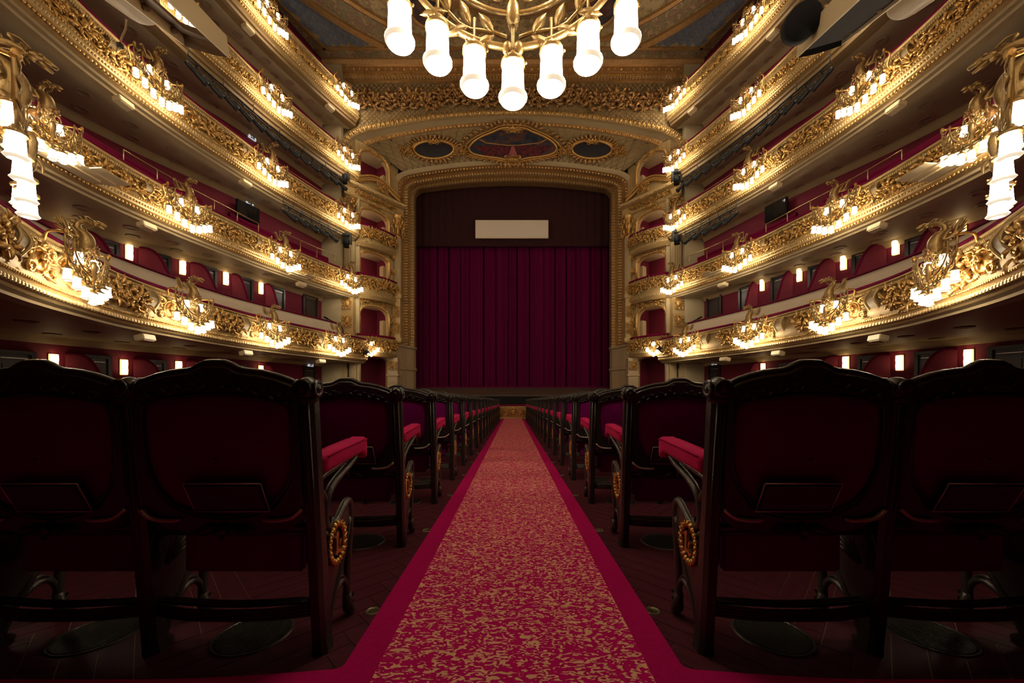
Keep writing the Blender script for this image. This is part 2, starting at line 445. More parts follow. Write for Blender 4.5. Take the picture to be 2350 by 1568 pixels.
# ------------------------------------------------------------------ ornament meshes
def spiral(mb, cx, cz, r0, r1, a0, turns, th, n=22, y=.05, seg=6):
    pts = []; rs = []
    for i in range(n+1):
        t = i/n; r = r0+(r1-r0)*t**.8; a = a0+turns*2*PI*t
        pts.append((cx+r*math.cos(a), y+.05*t, cz+r*math.sin(a))); rs.append(th*(1-.45*t))
    mb.tube(pts, rs, seg); return pts
def rosette(mb, cx, cz, r, y=.07, n=6):
    mb.ell((cx, y, cz), (r*.42, r*.5, r*.42), 6, 4)
    for k in range(n):
        a = 2*PI*k/n; mb.leaf((cx+r*.25*math.cos(a), y, cz+r*.25*math.sin(a)), (math.cos(a), .25, math.sin(a)), (0, 1, 0), r*.85, r*.6)
def scroll_motif(W=1.0, H=.5, seed=0, flip=1):
    rnd = random.Random(seed); mb = MB()
    h = H/2
    for sx, sz in ((-1, 1), (1, -1)):
        cx = sx*W*.25; cz = sz*h*.12*flip
        a0 = (PI if sx < 0 else 0)+(.4*flip)
        pts = spiral(mb, cx, cz, h*.95, h*.22, a0, -1.35*flip*1.0, h*.145, y=.03)
        rosette(mb, cx, cz, h*.42, .08)
        for i in range(1, 17, 2):
            p = Vector(pts[i]); d = p-Vector((cx, p.y, cz)); d.normalize()
            tq = Vector((-d.z, 0, d.x))*(-.9*flip)
            mb.leaf(p, d*.7+tq+Vector((0, .35, 0)), (0, 1, 0), h*rnd.uniform(.55, .9), h*rnd.uniform(.34, .5), .3, .012)
    mb.tube([(-W*.5, .02, -h*.5*flip), (-W*.28, .06, -h*.85*flip), (0, .08, 0), (W*.28, .06, h*.85*flip), (W*.5, .02, h*.5*flip)], [h*.07, h*.12, h*.16, h*.12, h*.07], 6)
    for i in range(30):
        x = rnd.uniform(-W*.48, W*.48); z = rnd.uniform(-h*.95, h*.95)
        a = rnd.uniform(0, 2*PI)
        mb.leaf((x, .02, z), (math.cos(a), .3, math.sin(a)), (0, 1, 0), h*rnd.uniform(.35, .6), h*rnd.uniform(.26, .42), .3, .014)
    for i in range(9):
        mb.ell((rnd.uniform(-W*.45, W*.45), .04, rnd.uniform(-h*.9, h*.9)), (h*.09, h*.11, h*.09), 6, 4)
    return mb
def cartouche_motif(W=.9, H=.75, seed=3):
    rnd = random.Random(seed); mb = MB(); h = H/2
    ring = [(.26*W*math.cos(a), .05, .62*h*math.sin(a)) for a in [2*PI*k/20 for k in range(20)]]
    mb.tube(ring, h*.07, 6, closed=True)
    mb.ell((0, .03, 0), (.2*W, .05, .5*h), 10, 6)
    # little standing putto: head, torso, limbs as one lump relief
    mb.ell((0, .10, .34*h), (.055*W, .05, .1*h), 8, 5); mb.ell((0, .09, .08*h), (.08*W, .06, .22*h), 8, 5)
    for sx in (-1, 1):
        mb.tube([(sx*.05*W, .1, .2*h), (sx*.13*W, .11, .05*h), (sx*.10*W, .12, -.08*h)], [.03*W, .026*W, .02*W], 6)
        mb.tube([(sx*.03*W, .1, -.05*h), (sx*.07*W, .11, -.25*h), (sx*.05*W, .1, -.45*h)], [.04*W, .032*W, .022*W], 6)
        spiral(mb, sx*.36*W, .45*h, .16*W, .04*W, PI if sx > 0 else 0, -1.2*sx, .028*W)
        spiral(mb, sx*.34*W, -.5*h, .15*W, .04*W, PI if sx > 0 else 0, 1.2*sx, .028*W)
        for k in range(7):
            z = h*(-.75+.25*k); mb.leaf((sx*.3*W, .03, z), (sx, .2, rnd.uniform(-.6, .6)), (0, 1, 0), .2*W, .1*W, .3, .012)
    for k in range(5):
        a = PI/2+(k-2)*.5; mb.leaf((0, .06, .6*h), (math.cos(a), .3, math.sin(a)), (0, 1, 0), .32*h, .2*h, .3, .012)
        mb.leaf((0, .06, -.6*h), (math.cos(a), .3, -math.sin(a)), (0, 1, 0), .32*h, .2*h, .3, .012)
    return mb
def palmette_motif(W=.36, H=.5):
    mb = MB(); h = H/2
    for k in range(7):
        a = PI/2+(k-3)*.36; mb.leaf((0, .03, -.55*h), (math.cos(a), .25, math.sin(a)), (0, 1, 0), h*(1.35-.09*abs(k-3)), h*.34, .25, .012)
    for sx in (-1, 1): spiral(mb, sx*.26*W, -.62*h, .2*W, .06*W, PI/2, 1.1*sx, .05*W, 12)
    mb.ell((0, .07, -.55*h), (h*.16, h*.16, h*.16), 6, 4)
    mb.tube([(-.5*W, .02, .6*h), (-.42*W, .05, -.2*h), (-.5*W, .03, -.9*h)], [h*.05, h*.08, h*.05], 5)
    return mb
def guilloche_motif(W=.5, H=.5):
    mb = MB(); h = H/2
    mb.tube([(h*.8*math.cos(a), .04, h*.8*math.sin(a)) for a in [2*PI*k/18 for k in range(18)]], h*.13, 6, closed=True)
    rosette(mb, 0, 0, h*.62, .05)
    for sx in (-1, 1):
        for sz in (-1, 1): mb.leaf((sx*.25*W, .03, sz*.2*h), (sx*.7, .2, sz), (0, 1, 0), h*.7, h*.3, .3, .012)
    return mb
ORN = {'scroll': scroll_motif(1.05, .56, 1, 1).mesh('scroll_ornament', M['gold']), 'scroll2': scroll_motif(1.05, .56, 2, -1).mesh('scroll_ornament', M['gold']),
       'cart': cartouche_motif().mesh('cartouche', M['gold']), 'palm': palmette_motif().mesh('palmette', M['gold']),
       'guil': guilloche_motif().mesh('rosette', M['gold'])}
def place(me, name, parent, loc, rz=0, sc_=None, rot=None, label=None):
    o = bpy.data.objects.new(name, me); COL.objects.link(o); o.parent = parent; o.location = loc
    if rot is not None: o.rotation_mode = 'QUATERNION'; o.rotation_quaternion = rot
    else: o.rotation_euler = (0, 0, rz)
    if sc_: o.scale = sc_ if isinstance(sc_, (tuple, list)) else (sc_,)*3
    if label: o['label'] = label
    return o

# ------------------------------------------------------------------ the five balcony tiers
TIERN = ['lowest', 'second', 'third', 'fourth', 'top']
LOWCORN = []
balcony = []
for k in range(5):
    path = FRONT1 if k == 0 else FRONT; z = TIER_Z[k]
    b = thing('balcony', ['lowest horseshoe balcony with bulging gilded front, crimson rail and dragon lamps',
        'second balcony from the floor, gilded front with brass handrails behind it',
        'third balcony from the floor, gilded acanthus front with a short rig of lights below',
        'fourth balcony from the floor, gilded front over the long black rig of lights',
        'top balcony just below the ceiling, narrow gilded front'][k], 'balcony', (0, 0, z))
    balcony.append(b)
    mb = MB(); sweep(mb, path, [(-.34, -.04), (-.34, .04), (-.26, .085), (-.02, .085), (.07, .05), (.085, 0), (.06, -.03)], closed=True); mb.build('rail_cushion', 'velvet_rail', b)
    if k == 0:
        top = [(.05, -.03), (.10, -.05), (.11, -.08), (.05, -.11), (.03, -.14)]
        fr = [(.03, -.14), (.02, -.22), (.03, -.30), (.07, -.46), (.11, -.62), (.12, -.76), (.09, -.88), (.06, -.93)]
        low = [(.06, -.93), (.13, -.95), (.15, -.99), (.11, -1.03), (.08, -1.06), (.12, -1.10), (.12, -1.16), (.04, -1.20), (.0, -1.24)]
        under = [(.0, -1.24), (-.10, -1.28), (-.12, -1.33), (-.30, -1.36)]; us = -.30; zs = -1.36
        rows = [(.085, -.175, .05, .036), (.135, -1.0, .075, .03), (.10, -1.13, .11, .04)]; zf = -.58
    else:
        hh = [0, 1.18, 1.26, 1.22, 1.18][k]
        top = [(.05, -.03), (.09, -.05), (.09, -.09), (.03, -.12), (.0, -.15)]
        fr = [(.0, -.15), (-.03, -.24), (-.04, -.4), (-.03, -.6), (.0, -hh+.42)]
        low = [(.0, -hh+.42), (.06, -hh+.40), (.07, -hh+.36), (.02, -hh+.32), (.0, -hh+.26), (.05, -hh+.2), (.05, -hh+.14), (-.03, -hh+.1), (-.05, -hh+.04), (-.16, -hh)]
        under = [(-.16, -hh), (-.20, -hh-.05), (-.30, -hh-.07), (-.34, -hh-.12), (-.55, -hh-.14)]; us = -.55; zs = -hh-.14
        rows = [(.06, -.19, .055, .034), (.07, -hh+.37, .07, .03), (.04, -hh+.23, .085, .036), (.0, -hh+.07, .10, .03)]; zf = (-.22-hh+.42)/2
        if k >= 3:
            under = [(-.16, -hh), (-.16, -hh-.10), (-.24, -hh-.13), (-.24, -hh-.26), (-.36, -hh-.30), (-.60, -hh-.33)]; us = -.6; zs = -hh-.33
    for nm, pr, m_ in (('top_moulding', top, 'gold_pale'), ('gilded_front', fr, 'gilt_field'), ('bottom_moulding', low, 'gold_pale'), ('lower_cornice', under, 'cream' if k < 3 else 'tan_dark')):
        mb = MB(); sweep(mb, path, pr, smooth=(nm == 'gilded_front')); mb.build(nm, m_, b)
    # bead and egg rows, individually modelled but joined
    imin = int(.3/path.L*path.n); 
    for ri, (u, zz, sp, r) in enumerate(rows):
        mb = MB(); s_ = .25
        while s_ < path.L-.25:
            p, t, n = path.at(s_)
            if p.y > 4.2 or (k == 0 and p.y > 1.0):
                Mx = Matrix(((t.x, n.x, 0), (t.y, n.y, 0), (0, 0, 1))).to_4x4()
                mb.ell(p+n*u+Vector((0, 0, zz)), (sp*.42, r, r*(1.5 if ri != 1 else 1.0)), 5 if ri else 6, 4, Mx)
            s_ += sp
        mb.build('bead_moulding', 'gold' if ri % 2 else 'gold_pale', b, kind='stuff')
    # relief ornament, one object per motif
    s_ = .55; q = 0
    stp, kinds, nm, sc_ = [(0, 0, 0, 0), (.98, ('scroll', 'scroll2'), 'scroll_ornament', .98), (.95, ('scroll', 'scroll2'), 'scroll_ornament', 1.02), (.50, ('guil',), 'rosette', 1.0), (.36, ('palm',), 'palmette', 1.05)][k]
    if k > 0:
        while s_ < path.L-.5:
            p, t, n = path.at(s_)
            if p.y > 5.0:
                place(ORN[kinds[q % len(kinds)]], nm, b, p+n*(-.045)+Vector((0, 0, zf)), math.atan2(t.y, t.x), (sc_, 1.15, sc_))
            s_ += stp; q += 1
    # soffit between the front and the wall, the tier floor above it
    n_ = 150; ra = []; rb = []; rc = []; rd = []
    for i in range(n_+1):
        s1 = path.L*i/n_; p, t, n = path.at(s1); p2, t2, n2 = WALL.at(WALL.L*i/n_)
        a = p+n*us; ra.append(Vector((a.x, a.y, zs))); rb.append(Vector((p2.x, p2.y, zs-.02)))
        rc.append(Vector((a.x, a.y, zs+.2))); rd.append(Vector((p2.x, p2.y, zs+.2)))
    mb = MB(); mb.loft([ra, [x.lerp(y, .5) for x, y in zip(ra, rb)], rb], smooth=True); mb.build('soffit', 'tan', b)
    mb = MB(); mb.loft([rc, rd], smooth=False); mb.build('gallery_floor', 'velvet_dark', b)
    # cove along the junction with the wall
    mb = MB(); sweep(mb, WALL, [(.0, zs-.22), (.04, zs-.20), (.10, zs-.08), (.22, zs-.02)]); mb.build('wall_cove', 'cream', b)
    # round plaster vents in the soffit
    vm = MB(); vm.lathe([(0, 0), (.11, 0), (.13, -.012), (.17, -.014), (.19, 0)], 14); vent_me = vm.mesh('soffit_vent', M['vent'])
    for i in range(2, n_-1, 3 if k else 4):
        for fr_ in (.28, .68):
            c = ra[i].lerp(rb[i], fr_)
            if c.y > 5.5: place(vent_me, 'soffit_vent', b, c+Vector((0, 0, -.012)))
    LOWCORN.append((us, z+zs))

# tier one: S-shaped consoles and cartouche / scroll panels between the lamps
b = balcony[0]; path = FRONT1
cons = MB()
yz = []
for i in range(17):
    t = i/16; zz = -.13-.86*t; yz.append((.11+.10*math.sin(t*2*PI-.5)+.04*t, zz))
poly = [(y, zz) for y, zz in yz]+[(-.02, -.99), (-.02, -.13)]
Mx = Matrix.Rotation(PI/2, 4, 'Z')   # profile lies in the local (y,z) plane
cons.prism([(y, zz) for y, zz in poly], -.15, .15, Mx)
cons_me = cons.mesh('console', M['console'])
for v in cons_me.vertices: pass
edge = MB()
for sx in (-.165, .165): edge.tube([(sx, y+.015, zz) for y, zz in yz], .025, 6)
edge_me = edge.mesh('console_edge', M['gold_pale'])
L1 = [FRONT1.hit(x, .45) for x in (780, 632, 448, 203)]
L1r = [FRONT1.hit(x, .45) for x in (1570, 1717, 1900, 2143)]
Cn = [FRONT1.hit(x, .12) for x in (733, 562, 345)]+[FRONT1.hit(x, .12) for x in (1618, 1790, 2005)]
Cn.append(L1[3]+1.55); Cn.append(L1r[3]-1.55)
for s_ in Cn:
    p, t, n = path.at(s_)
    place(cons_me, 'console', b, p, math.atan2(t.y, t.x)); place(edge_me, 'console_edge', b, p, math.atan2(t.y, t.x))
taken = [(s_, .2) for s_ in Cn]
for j, s_ in enumerate(Cn):   # a cartouche panel on the camera side of the lamp, next to the console
    sg = -1 if s_ < path.L/2 else 1
    sc2 = s_+sg*.72
    p, t, n = path.at(sc2)
    place(ORN['cart'], 'cartouche', b, p+n*.07+Vector((0, 0, -.57)), math.atan2(t.y, t.x), (1.1, 1.25, 1.0)); taken.append((sc2, .5))
s_ = .6; q = 0
while s_ < path.L-.5:
    p, t, n = path.at(s_)
    if p.y > 1.0 and all(abs(s_-a) > .42+r for a, r in taken):
        place(ORN['scroll' if q % 2 else 'scroll2'], 'scroll_ornament', b, p+n*.065+Vector((0, 0, -.57)), math.atan2(t.y, t.x), (1.05, 1.4, 1.22)); taken.append((s_, .45)); q += 1
    s_ += .1
for k_, xs_ in ((1, (657, 437, 1690, 1912)), (2, (627, 366, 1717, 1972))):
    for px_ in xs_:
        s_ = FRONT.hit(px_, .5)+(.95 if px_ < CX else -.95); p, t, n = FRONT.at(s_)
        place(cons_me, 'console', balcony[k_], p-n*.06+Vector((0, 0, -.04)), math.atan2(t.y, t.x), (.62, .85, .72)); place(edge_me, 'console_edge', balcony[k_], p-n*.06+Vector((0, 0, -.04)), math.atan2(t.y, t.x), (.62, .85, .72))
# the low cream wall of the front boxes behind the lowest rail and its padded top
mb = MB(); i0 = int(FRONT1.n*.02); i1 = int(FRONT1.n*.40)
for nm, a, c in (('box_parapet', i0, i1), ('box_parapet', FRONT1.n-i1, FRONT1.n-i0)):
    mb = MB(); sweep(mb, FRONT1, [(-1.05, -.5), (-1.0, .78), (-1.14, .80), (-1.2, -.5)], a, c, closed=True, smooth=False); mb.build(nm, 'parapet', b)
    mb = MB(); sweep(mb, FRONT1, [(-.97, .77), (-.97, .83), (-1.05, .87), (-1.16, .83), (-1.16, .77)], a, c, closed=True); mb.build('box_parapet_cushion', 'velvet_deep', b)

# tier two: velvet seat backs behind the rail and brass handrails
for a, c in ((.03, .115), (.135, .30)):
    for mir in (0, 1):
        i0 = int(FRONT.n*a); i1 = int(FRONT.n*c)
        if mir: i0, i1 = FRONT.n-i1, FRONT.n-i0
        mb = MB(); sweep(mb, FRONT, [(-.55, -.2), (-.52, .50), (-.58, .56), (-.66, .50), (-.66, -.2)], i0, i1, closed=True); mb.build('seat_back_row', 'velvet_rail', balcony[1])
# ------------------------------------------------------------------ proscenium
def arch(w, zb, z1, cx, cz, zc, Y, nS=5, nC=8, nT=14):
    half = [(-w, zb+(z1-zb)*i/nS) for i in range(nS)]
    zctl = cz-(zc-cz)*.35
    for i in range(nC):
        t = i/nC; half.append(((1-t)**2*-w+2*t*(1-t)*(-w)+t*t*-cx, (1-t)**2*z1+2*t*(1-t)*zctl+t*t*cz))
    for i in range(nT+1):
        x = -cx+cx*i/nT; half.append((x, zc-(zc-cz)*(x/cx)**2))
    full = half+[(-x, z) for x, z in half[-2::-1]]
    return [Vector((x, Y, z)) for x, z in full]
def Ax(px, Y): return abs(px-CX)*Y/F
def Az(py, Y): return E+(HY-py)*Y/F
def archpx(pxs, zb, y1, cpx, cpy, ycrown, Y):
    return arch(Ax(pxs, Y), zb, Az(y1, Y), Ax(cpx, Y), Az(cpy, Y), Az(ycrown, Y), Y)
ZB = 3.95
C0 = archpx(785, 13.2, 340, 850, 288, 257, 21.2)
C0b = archpx(797, 13.2, 342, 856, 301, 266, 21.25)
C1 = archpx(818, 13.2, 345, 866, 316, 281, 21.65)
C2 = archpx(829, 13.2, 348, 872, 325, 289, 21.8)
C3 = archpx(906, ZB, 412, 935, 390, 367, 23.3)
C4 = archpx(914, ZB, 424, 940, 402, 379, 23.5)
C5 = archpx(922, ZB, 432, 946, 411, 389, 23.8)
C6 = archpx(934, ZB, 437, 954, 420, 399, 24.4)
C7 = archpx(942, ZB, 441, 958, 425, 406, 24.7)
C8 = archpx(950, ZB, 450, 964, 433, 416, 25.0)
pro = thing('proscenium_arch', 'gilded proscenium arch with trellised vault framing the dark stage curtain', 'proscenium', (0, 21.2, 0))
def pb(mb, nm, m_, kind=None, parent=None): 
    mb.xf(Matrix.Translation((0, -21.2, 0))); return mb.build(nm, m_, parent or pro, kind=kind)
def band(nm, m_, *cs, smooth=False):
    mb = MB(); mb.loft(list(cs), smooth=smooth); return pb(mb, nm, m_)
def shift(C, dy=0, s=1.0): return [Vector((p.x*s, p.y+dy, p.z)) for p in C]
band('outer_gilt_band', 'gold_pale', C0, shift(C0, -.12), [a.lerp(b_, .5)+Vector((0, -.16, 0)) for a, b_ in zip(C0, C0b)], shift(C0b, -.10), C0b, smooth=True)
band('cream_cove', 'cream', C0b, [a.lerp(b_, .5)+Vector((0, -.05, .03)) for a, b_ in zip(C0b, C1)], C1, smooth=True)
band('carved_band', 'gold_dark', C1, shift(C1, -.06), shift(C2, -.06), C2)
# trellised vault between the outer and the inner arch
def vault(t, v, off=0.):
    def pt(t, v):
        a = abs(t)
        xa, za = 8.72*t, Az(289, 21.8)-(Az(289, 21.8)-Az(325, 21.8))*(t*8.72/Ax(872, 21.8))**2
        xb, zb = 7.0*t, Az(367, 23.3)-(Az(367, 23.3)-Az(390, 23.3))*(t*7.0/Ax(935, 23.3))**2
        bow = math.sin(v*PI)*.12
        return Vector((xa+(xb-xa)*v, 21.8+(23.3-21.8)*v+bow*.6, za+(zb-za)*v+bow))
    p = pt(t, v)
    if off:
        n = (pt(t+.01, v)-pt(t-.01, v)).cross(pt(t, min(1, v+.02))-pt(t, v-.02)).normalized()
        if n.y > 0: n = -n
        p = p+n*off
    return p
mb = MB(); mb.loft([[vault(-1+2*i/60, j/8) for i in range(61)] for j in range(9)]); pb(mb, 'trellis_vault', 'lattice_ground')
mb = MB()
for d in (1, -1):
    for c in range(-30, 100):
        pts = []
        for i in range(0, 9):
            v = i/8; t = -1+(c*.052)+d*v*.155
            if -1 < t < 1: pts.append(vault(t, v, .02))
        if len(pts) > 1: mb.tube(pts, .022, 4)
pb(mb, 'trellis_bar', 'gold_dark', 'stuff')
def px_tv(px, py):
    v = .5
    for _ in range(12):
        y_ = 21.8+1.5*v; hw = (8.72+(7.0-8.72)*v)*F/y_
        t = (px-CX)/hw
        ya = vault(t, 0); yb = vault(t, 1)
        pa = HY-(ya.z-E)*F/ya.y; pb_ = HY-(yb.z-E)*F/yb.y
        v = max(.01, min(.99, (py-pa)/(pb_-pa)))
    return t, v
def oval_panel(pts_px, nm, cols):
    tv = [px_tv(*p) for p in pts_px]
    dense = smooth_pts([(a, c, 0) for a, c in tv], 5, closed=True)
    cen = sum(dense, Vector())/len(dense)
    rows = []
    for k in range(6):
        rows.append([vault(cen.x+(p.x-cen.x)*k/5, cen.y+(p.y-cen.y)*k/5, .06) for p in dense])
    mb = MB(); mb.loft(rows, closed=True); o = pb(mb, nm, cols)
    mb = MB(); mb.tube([vault(p.x, p.y, .07) for p in dense], .075, 8, closed=True)
    mb.tube([vault(cen.x+(p.x-cen.x)*1.09, cen.y+(p.y-cen.y)*1.13, .05) for p in dense], .05, 6, closed=True)
    pb(mb, 'painting_frame', 'gold')
    mb = MB(); n = len(dense)
    for i, p in enumerate(dense):
        c = vault(cen.x+(p.x-cen.x)*1.2, cen.y+(p.y-cen.y)*1.28, .04); d = (c-vault(cen.x, cen.y, .04)).normalized()
        mb.leaf(c-d*.12, d+Vector((.5 if i % 2 else -.5, -.5, 0)), (0, -1, -.3), .36, .16, .3, .02)
    pb(mb, 'frame_leaves', 'gold_dark', 'stuff')
    return cen
half = [(1177, 291), (1150, 293), (1132, 301), (1105, 313), (1085, 327), (1076, 342), (1086, 353), (1112, 359), (1140, 362), (1160, 366), (1177, 368)]
oval_panel(half+[(2*CX-x, y) for x, y in half[-2:0:-1]], 'oval_painting', 'painting')
for sg in (-1, 1):
    oval_panel([(CX+sg*182+46*math.cos(a), 343+21*math.sin(a)) for a in [2*PI*k/14 for k in range(14)]], 'oval_painting', 'paint_dark')
# painted stalls and aisle in the middle picture (flat print on the panel)
mb = MB(); rows = []
for k in range(5):
    y = 335+k*6; w_ = 92-(k*8); rows.append([vault(*px_tv(CX-w_+2*w_*i/12, y), .072) for i in range(13)])
mb.loft(rows); pb(mb, 'painted_stalls', 'painting_red')
mb = MB(); mb.loft([[vault(*px_tv(CX+s_*w_, y), .082) for s_ in (-1, 0, 1)] for y, w_ in ((336, 3), (346, 6), (355, 10), (363, 15))]); pb(mb, 'painted_aisle', 'painting_pink')
mb = MB(); mb.tube([vault(*px_tv(x, y), .085) for x, y in ((1098, 318), (1115, 328), (1140, 331), (1165, 334), (1189, 334), (1214, 331), (1239, 328), (1256, 318))], .035, 6); pb(mb, 'painted_swag', 'gold_dark')
def vmot(me, nm, px, py, sc_, roll=0):
    c = vault(*px_tv(px, py), .06)
    place(me, nm, pro, c-Vector((0, 21.2, 0)), rot=(Matrix.Rotation(PI, 3, 'Z') @ Matrix.Rotation(-.75, 3, 'X')).to_quaternion(), sc_=sc_)
vmot(ORN['cart'], 'crest_ornament', 1177, 372, (1.2, 1.6, .9)); vmot(ORN['palm'], 'crest_ornament', 1177, 294, (3, 1.5, 1.0))
for sg in (-1, 1):
    vmot(ORN['scroll'], 'scroll_ornament', CX+sg*118, 345, (.8, 1.4, 1.1)); vmot(ORN['palm'], 'crest_ornament', CX+sg*182, 322, (2.2, 1.5, .9)); vmot(ORN['scroll2'], 'scroll_ornament', CX+sg*245, 347, (.7, 1.4, 1.0))
# small dark bosses of the ventilation grid
vb = MB(); vb.lathe([(0, -.03), (.07, -.03), (.09, 0)], 8)
vb_me = vb.mesh('vault_boss', M['door'])
for sg in (-1, 1):
    for x, y in ((144, 318), (173, 312), (208, 316), (236, 328), (262, 342), (75, 318), (275, 336), (166, 368), (230, 372), (210, 378)):
        c = vault(*px_tv(CX+sg*(x+72), y), .03) if x > 200 else vault(*px_tv(CX+sg*(x), y), .03)
        place(vb_me, 'vault_boss', pro, c-Vector((0, 21.2, 0)), rot=Matrix.Rotation(PI/4, 3, 'X').to_quaternion())
# inner frame
band('cream_inner_band', 'cream', C3, [a.lerp(b_, .5)+Vector((0, -.06, 0)) for a, b_ in zip(C3, C4)], C4, smooth=True)
band('carved_inner_band', 'gold_dark', C4, shift(C4, -.05), shift(C5, -.05), C5)
band('gilt_cove', 'gold_dark', C5, [a.lerp(b_, .5)+Vector((0, .12, 0)) for a, b_ in zip(C5, C6)], C6, smooth=True)
band('inner_bed', 'gold_dark', C6, shift(C7, .1), shift(C8, .1), shift(C8, .6))
def along(C, sp, fn, skip=0):
    cum = [0]
    for a, c in zip(C, C[1:]): cum.append(cum[-1]+(c-a).length)
    d = sp/2
    while d < cum[-1]:
        j = next(i for i in range(len(cum)-1) if cum[i+1] >= d); u = (d-cum[j])/max(1e-9, cum[j+1]-cum[j])
        fn(C[j].lerp(C[j+1], u), (C[j+1]-C[j]).normalized(), d/cum[-1]); d += sp
blk = MB(); blk.box((0, 0, 0), (.165, .16, .28), bev=.03); blk_me = blk.mesh('gilt_block', M['gold_pale'])
mid = [a.lerp(b_, .55) for a, b_ in zip(C7, C8)]
def put_blk(p, t, f): 
    o = place(blk_me, 'gilt_block', pro, p-Vector((0, 21.2, 0)), rot=Matrix.Rotation(-math.atan2(t.z, t.x), 3, 'Y').to_quaternion())
    o.scale = (1, 1, 1 if p.z < 13 else .8)
along(mid, .19, put_blk)
mb = MB()
def put2(p, t, f):
    R = Matrix.Rotation(-math.atan2(t.z, t.x), 3, 'Y'); mb.box(p+Vector((0, -.07, 0)), (.135, .18, .34), R)
along([a.lerp(b_, .75) for a, b_ in zip(C5, C6)], .18, put2); pb(mb, 'gilt_fluting', 'gold_pale', 'stuff')
for C, C_, sp, r, m_ in ((C1, C2, .24, .085, 'gold'), (C4, C5, .2, .07, 'gold'), (C6, C7, .14, .05, 'gold')):
    mb = MB()
    def bead(p, t, f): mb.ell(p+Vector((0, -.06, 0)), (r, r*.8, r), 6, 4)
    along([a.lerp(b_, .5) for a, b_ in zip(C, C_)], sp, bead); pb(mb, 'bead_moulding', m_, 'stuff')
for q, sp, r, m_ in ((.15, .12, .05, 'gold_pale'), (.5, .26, .11, 'gold'), (.85, .16, .06, 'gold_pale')):
    mb = MB()
    def egg(p, t, f):
        R = Matrix.Rotation(-math.atan2(t.z, t.x), 4, 'Y'); mb.ell(p+Vector((0, -.15, 0)), (r*.8, r*.8, r*1.15), 6, 5, R)
    along([a.lerp(b_, q) for a, b_ in zip(C0, C0b)], sp, egg); pb(mb, 'egg_moulding', m_, 'stuff')
# stone pedestals of the frame
for sg in (-1, 1):
    mb = MB()
    base = [C3[0], C4[0], C5[0], C6[0], C7[0], C8[0], C8[0]+Vector((0, .6, 0))]
    base = [Vector((sg*abs(p.x), p.y-.1, 0)) for p in base]
    base = [base[0]+Vector((sg*.1, 0, 0))]+base
    rows = []
    for z_, o_ in ((.2, .0), (2.3, 0), (2.35, .07), (2.5, .07), (2.55, 0), (3.75, 0), (3.8, .08), (3.95, .08), (3.97, -.1)):
        rows.append([Vector((p.x-sg*o_, p.y-o_*.6, z_)) for p in base])
    mb.loft(rows, smooth=False); pb(mb, 'stone_pedestal', 'stone')
# frieze wall over the arch with its trellis, scrolls and cornice
def arch_z(C, x):
    for a, c in zip(C, C[1:]):
        if (a.x-x)*(c.x-x) <= 0 and a.x != c.x: return a.z+(c.z-a.z)*(x-a.x)/(c.x-a.x)
    return 14.
rows_t = []
for i, p in enumerate(C0):
    x = p.x; n = len(C0); j = min(i, n-1-i)
    if j < 5: q = Vector((math.copysign(10.9, x), 21.25, p.z))
    elif j < 13: q = Vector((math.copysign(10.9, x), 21.25, 14.8+(18.8-14.8)*(j-5)/7))
    else: q = Vector((x*1.15 if j < 20 else x, 21.25, 18.8))
    rows_t.append(q)
mb = MB(); mb.loft([shift(C0, .05), rows_t], smooth=False); pb(mb, 'frieze_wall', 'lattice_ground')
mb = MB()
for d in (1, -1):
    for c in range(-110, 110):
        c0 = c*.27; run = []
        for i in range(-101, 102):
            x = i*.1; z_ = 17+d*(x-c0)
            ok = 14 < z_ < 18.65 and z_ > arch_z(C0, x)+.02 and abs(x) < 9.7
            if ok: run.append((x, z_))
        if len(run) > 1: mb.tube([(run[0][0], 21.22, run[0][1]), (run[-1][0], 21.22, run[-1][1])], .018, 4)
pb(mb, 'frieze_trellis', 'gold_dark', 'stuff')
ORN['frieze'] = scroll_motif(1.7, 1.1, 11, 1).mesh('frieze_scroll', M['gold_dark']); ORN['frieze2'] = scroll_motif(1.7, 1.1, 12, -1).mesh('frieze_scroll', M['gold_dark'])
for i in range(12):
    x = -8.1+i*16.2/11
    place(ORN['frieze' if i % 2 else 'frieze2'], 'frieze_scroll', pro, (x, -.03, 17.72 if abs(x) < 4.5 else 17.5), rz=PI, sc_=(.95, 1.3, .98))
cor = MB()
prof = [(21.25, 18.62), (21.12, 18.66), (21.12, 18.8), (21.02, 18.86), (21.02, 18.98), (20.9, 19.0), (20.9, 19.28), (20.78, 19.32), (20.72, 19.45), (20.66, 19.6)]
cor.loft([[Vector((x, y, z_)) for y, z_ in prof] for x in (-11.2, 11.2)], smooth=False); pb(cor, 'cornice', 'gold_dark')
mb = MB()
for i in range(-56, 57): mb.box((i*.18, 21.06, 18.78), (.09, .09, .11))
pb(mb, 'dentils', 'gold_pale', 'stuff')
mb = MB()
for i in range(-28, 29): mb.ell((i*.36, 20.89, 19.14), (.09, .05, .09) if i % 2 else (.045, .04, .045), 8, 4)
pb(mb, 'cornice_rosettes', 'gold', 'stuff')
mb = MB()
for i in range(-90, 91): mb.ell((i*.115, 21.0, 18.92), (.045, .04, .05), 6, 4)
pb(mb, 'bead_moulding', 'gold', 'stuff')

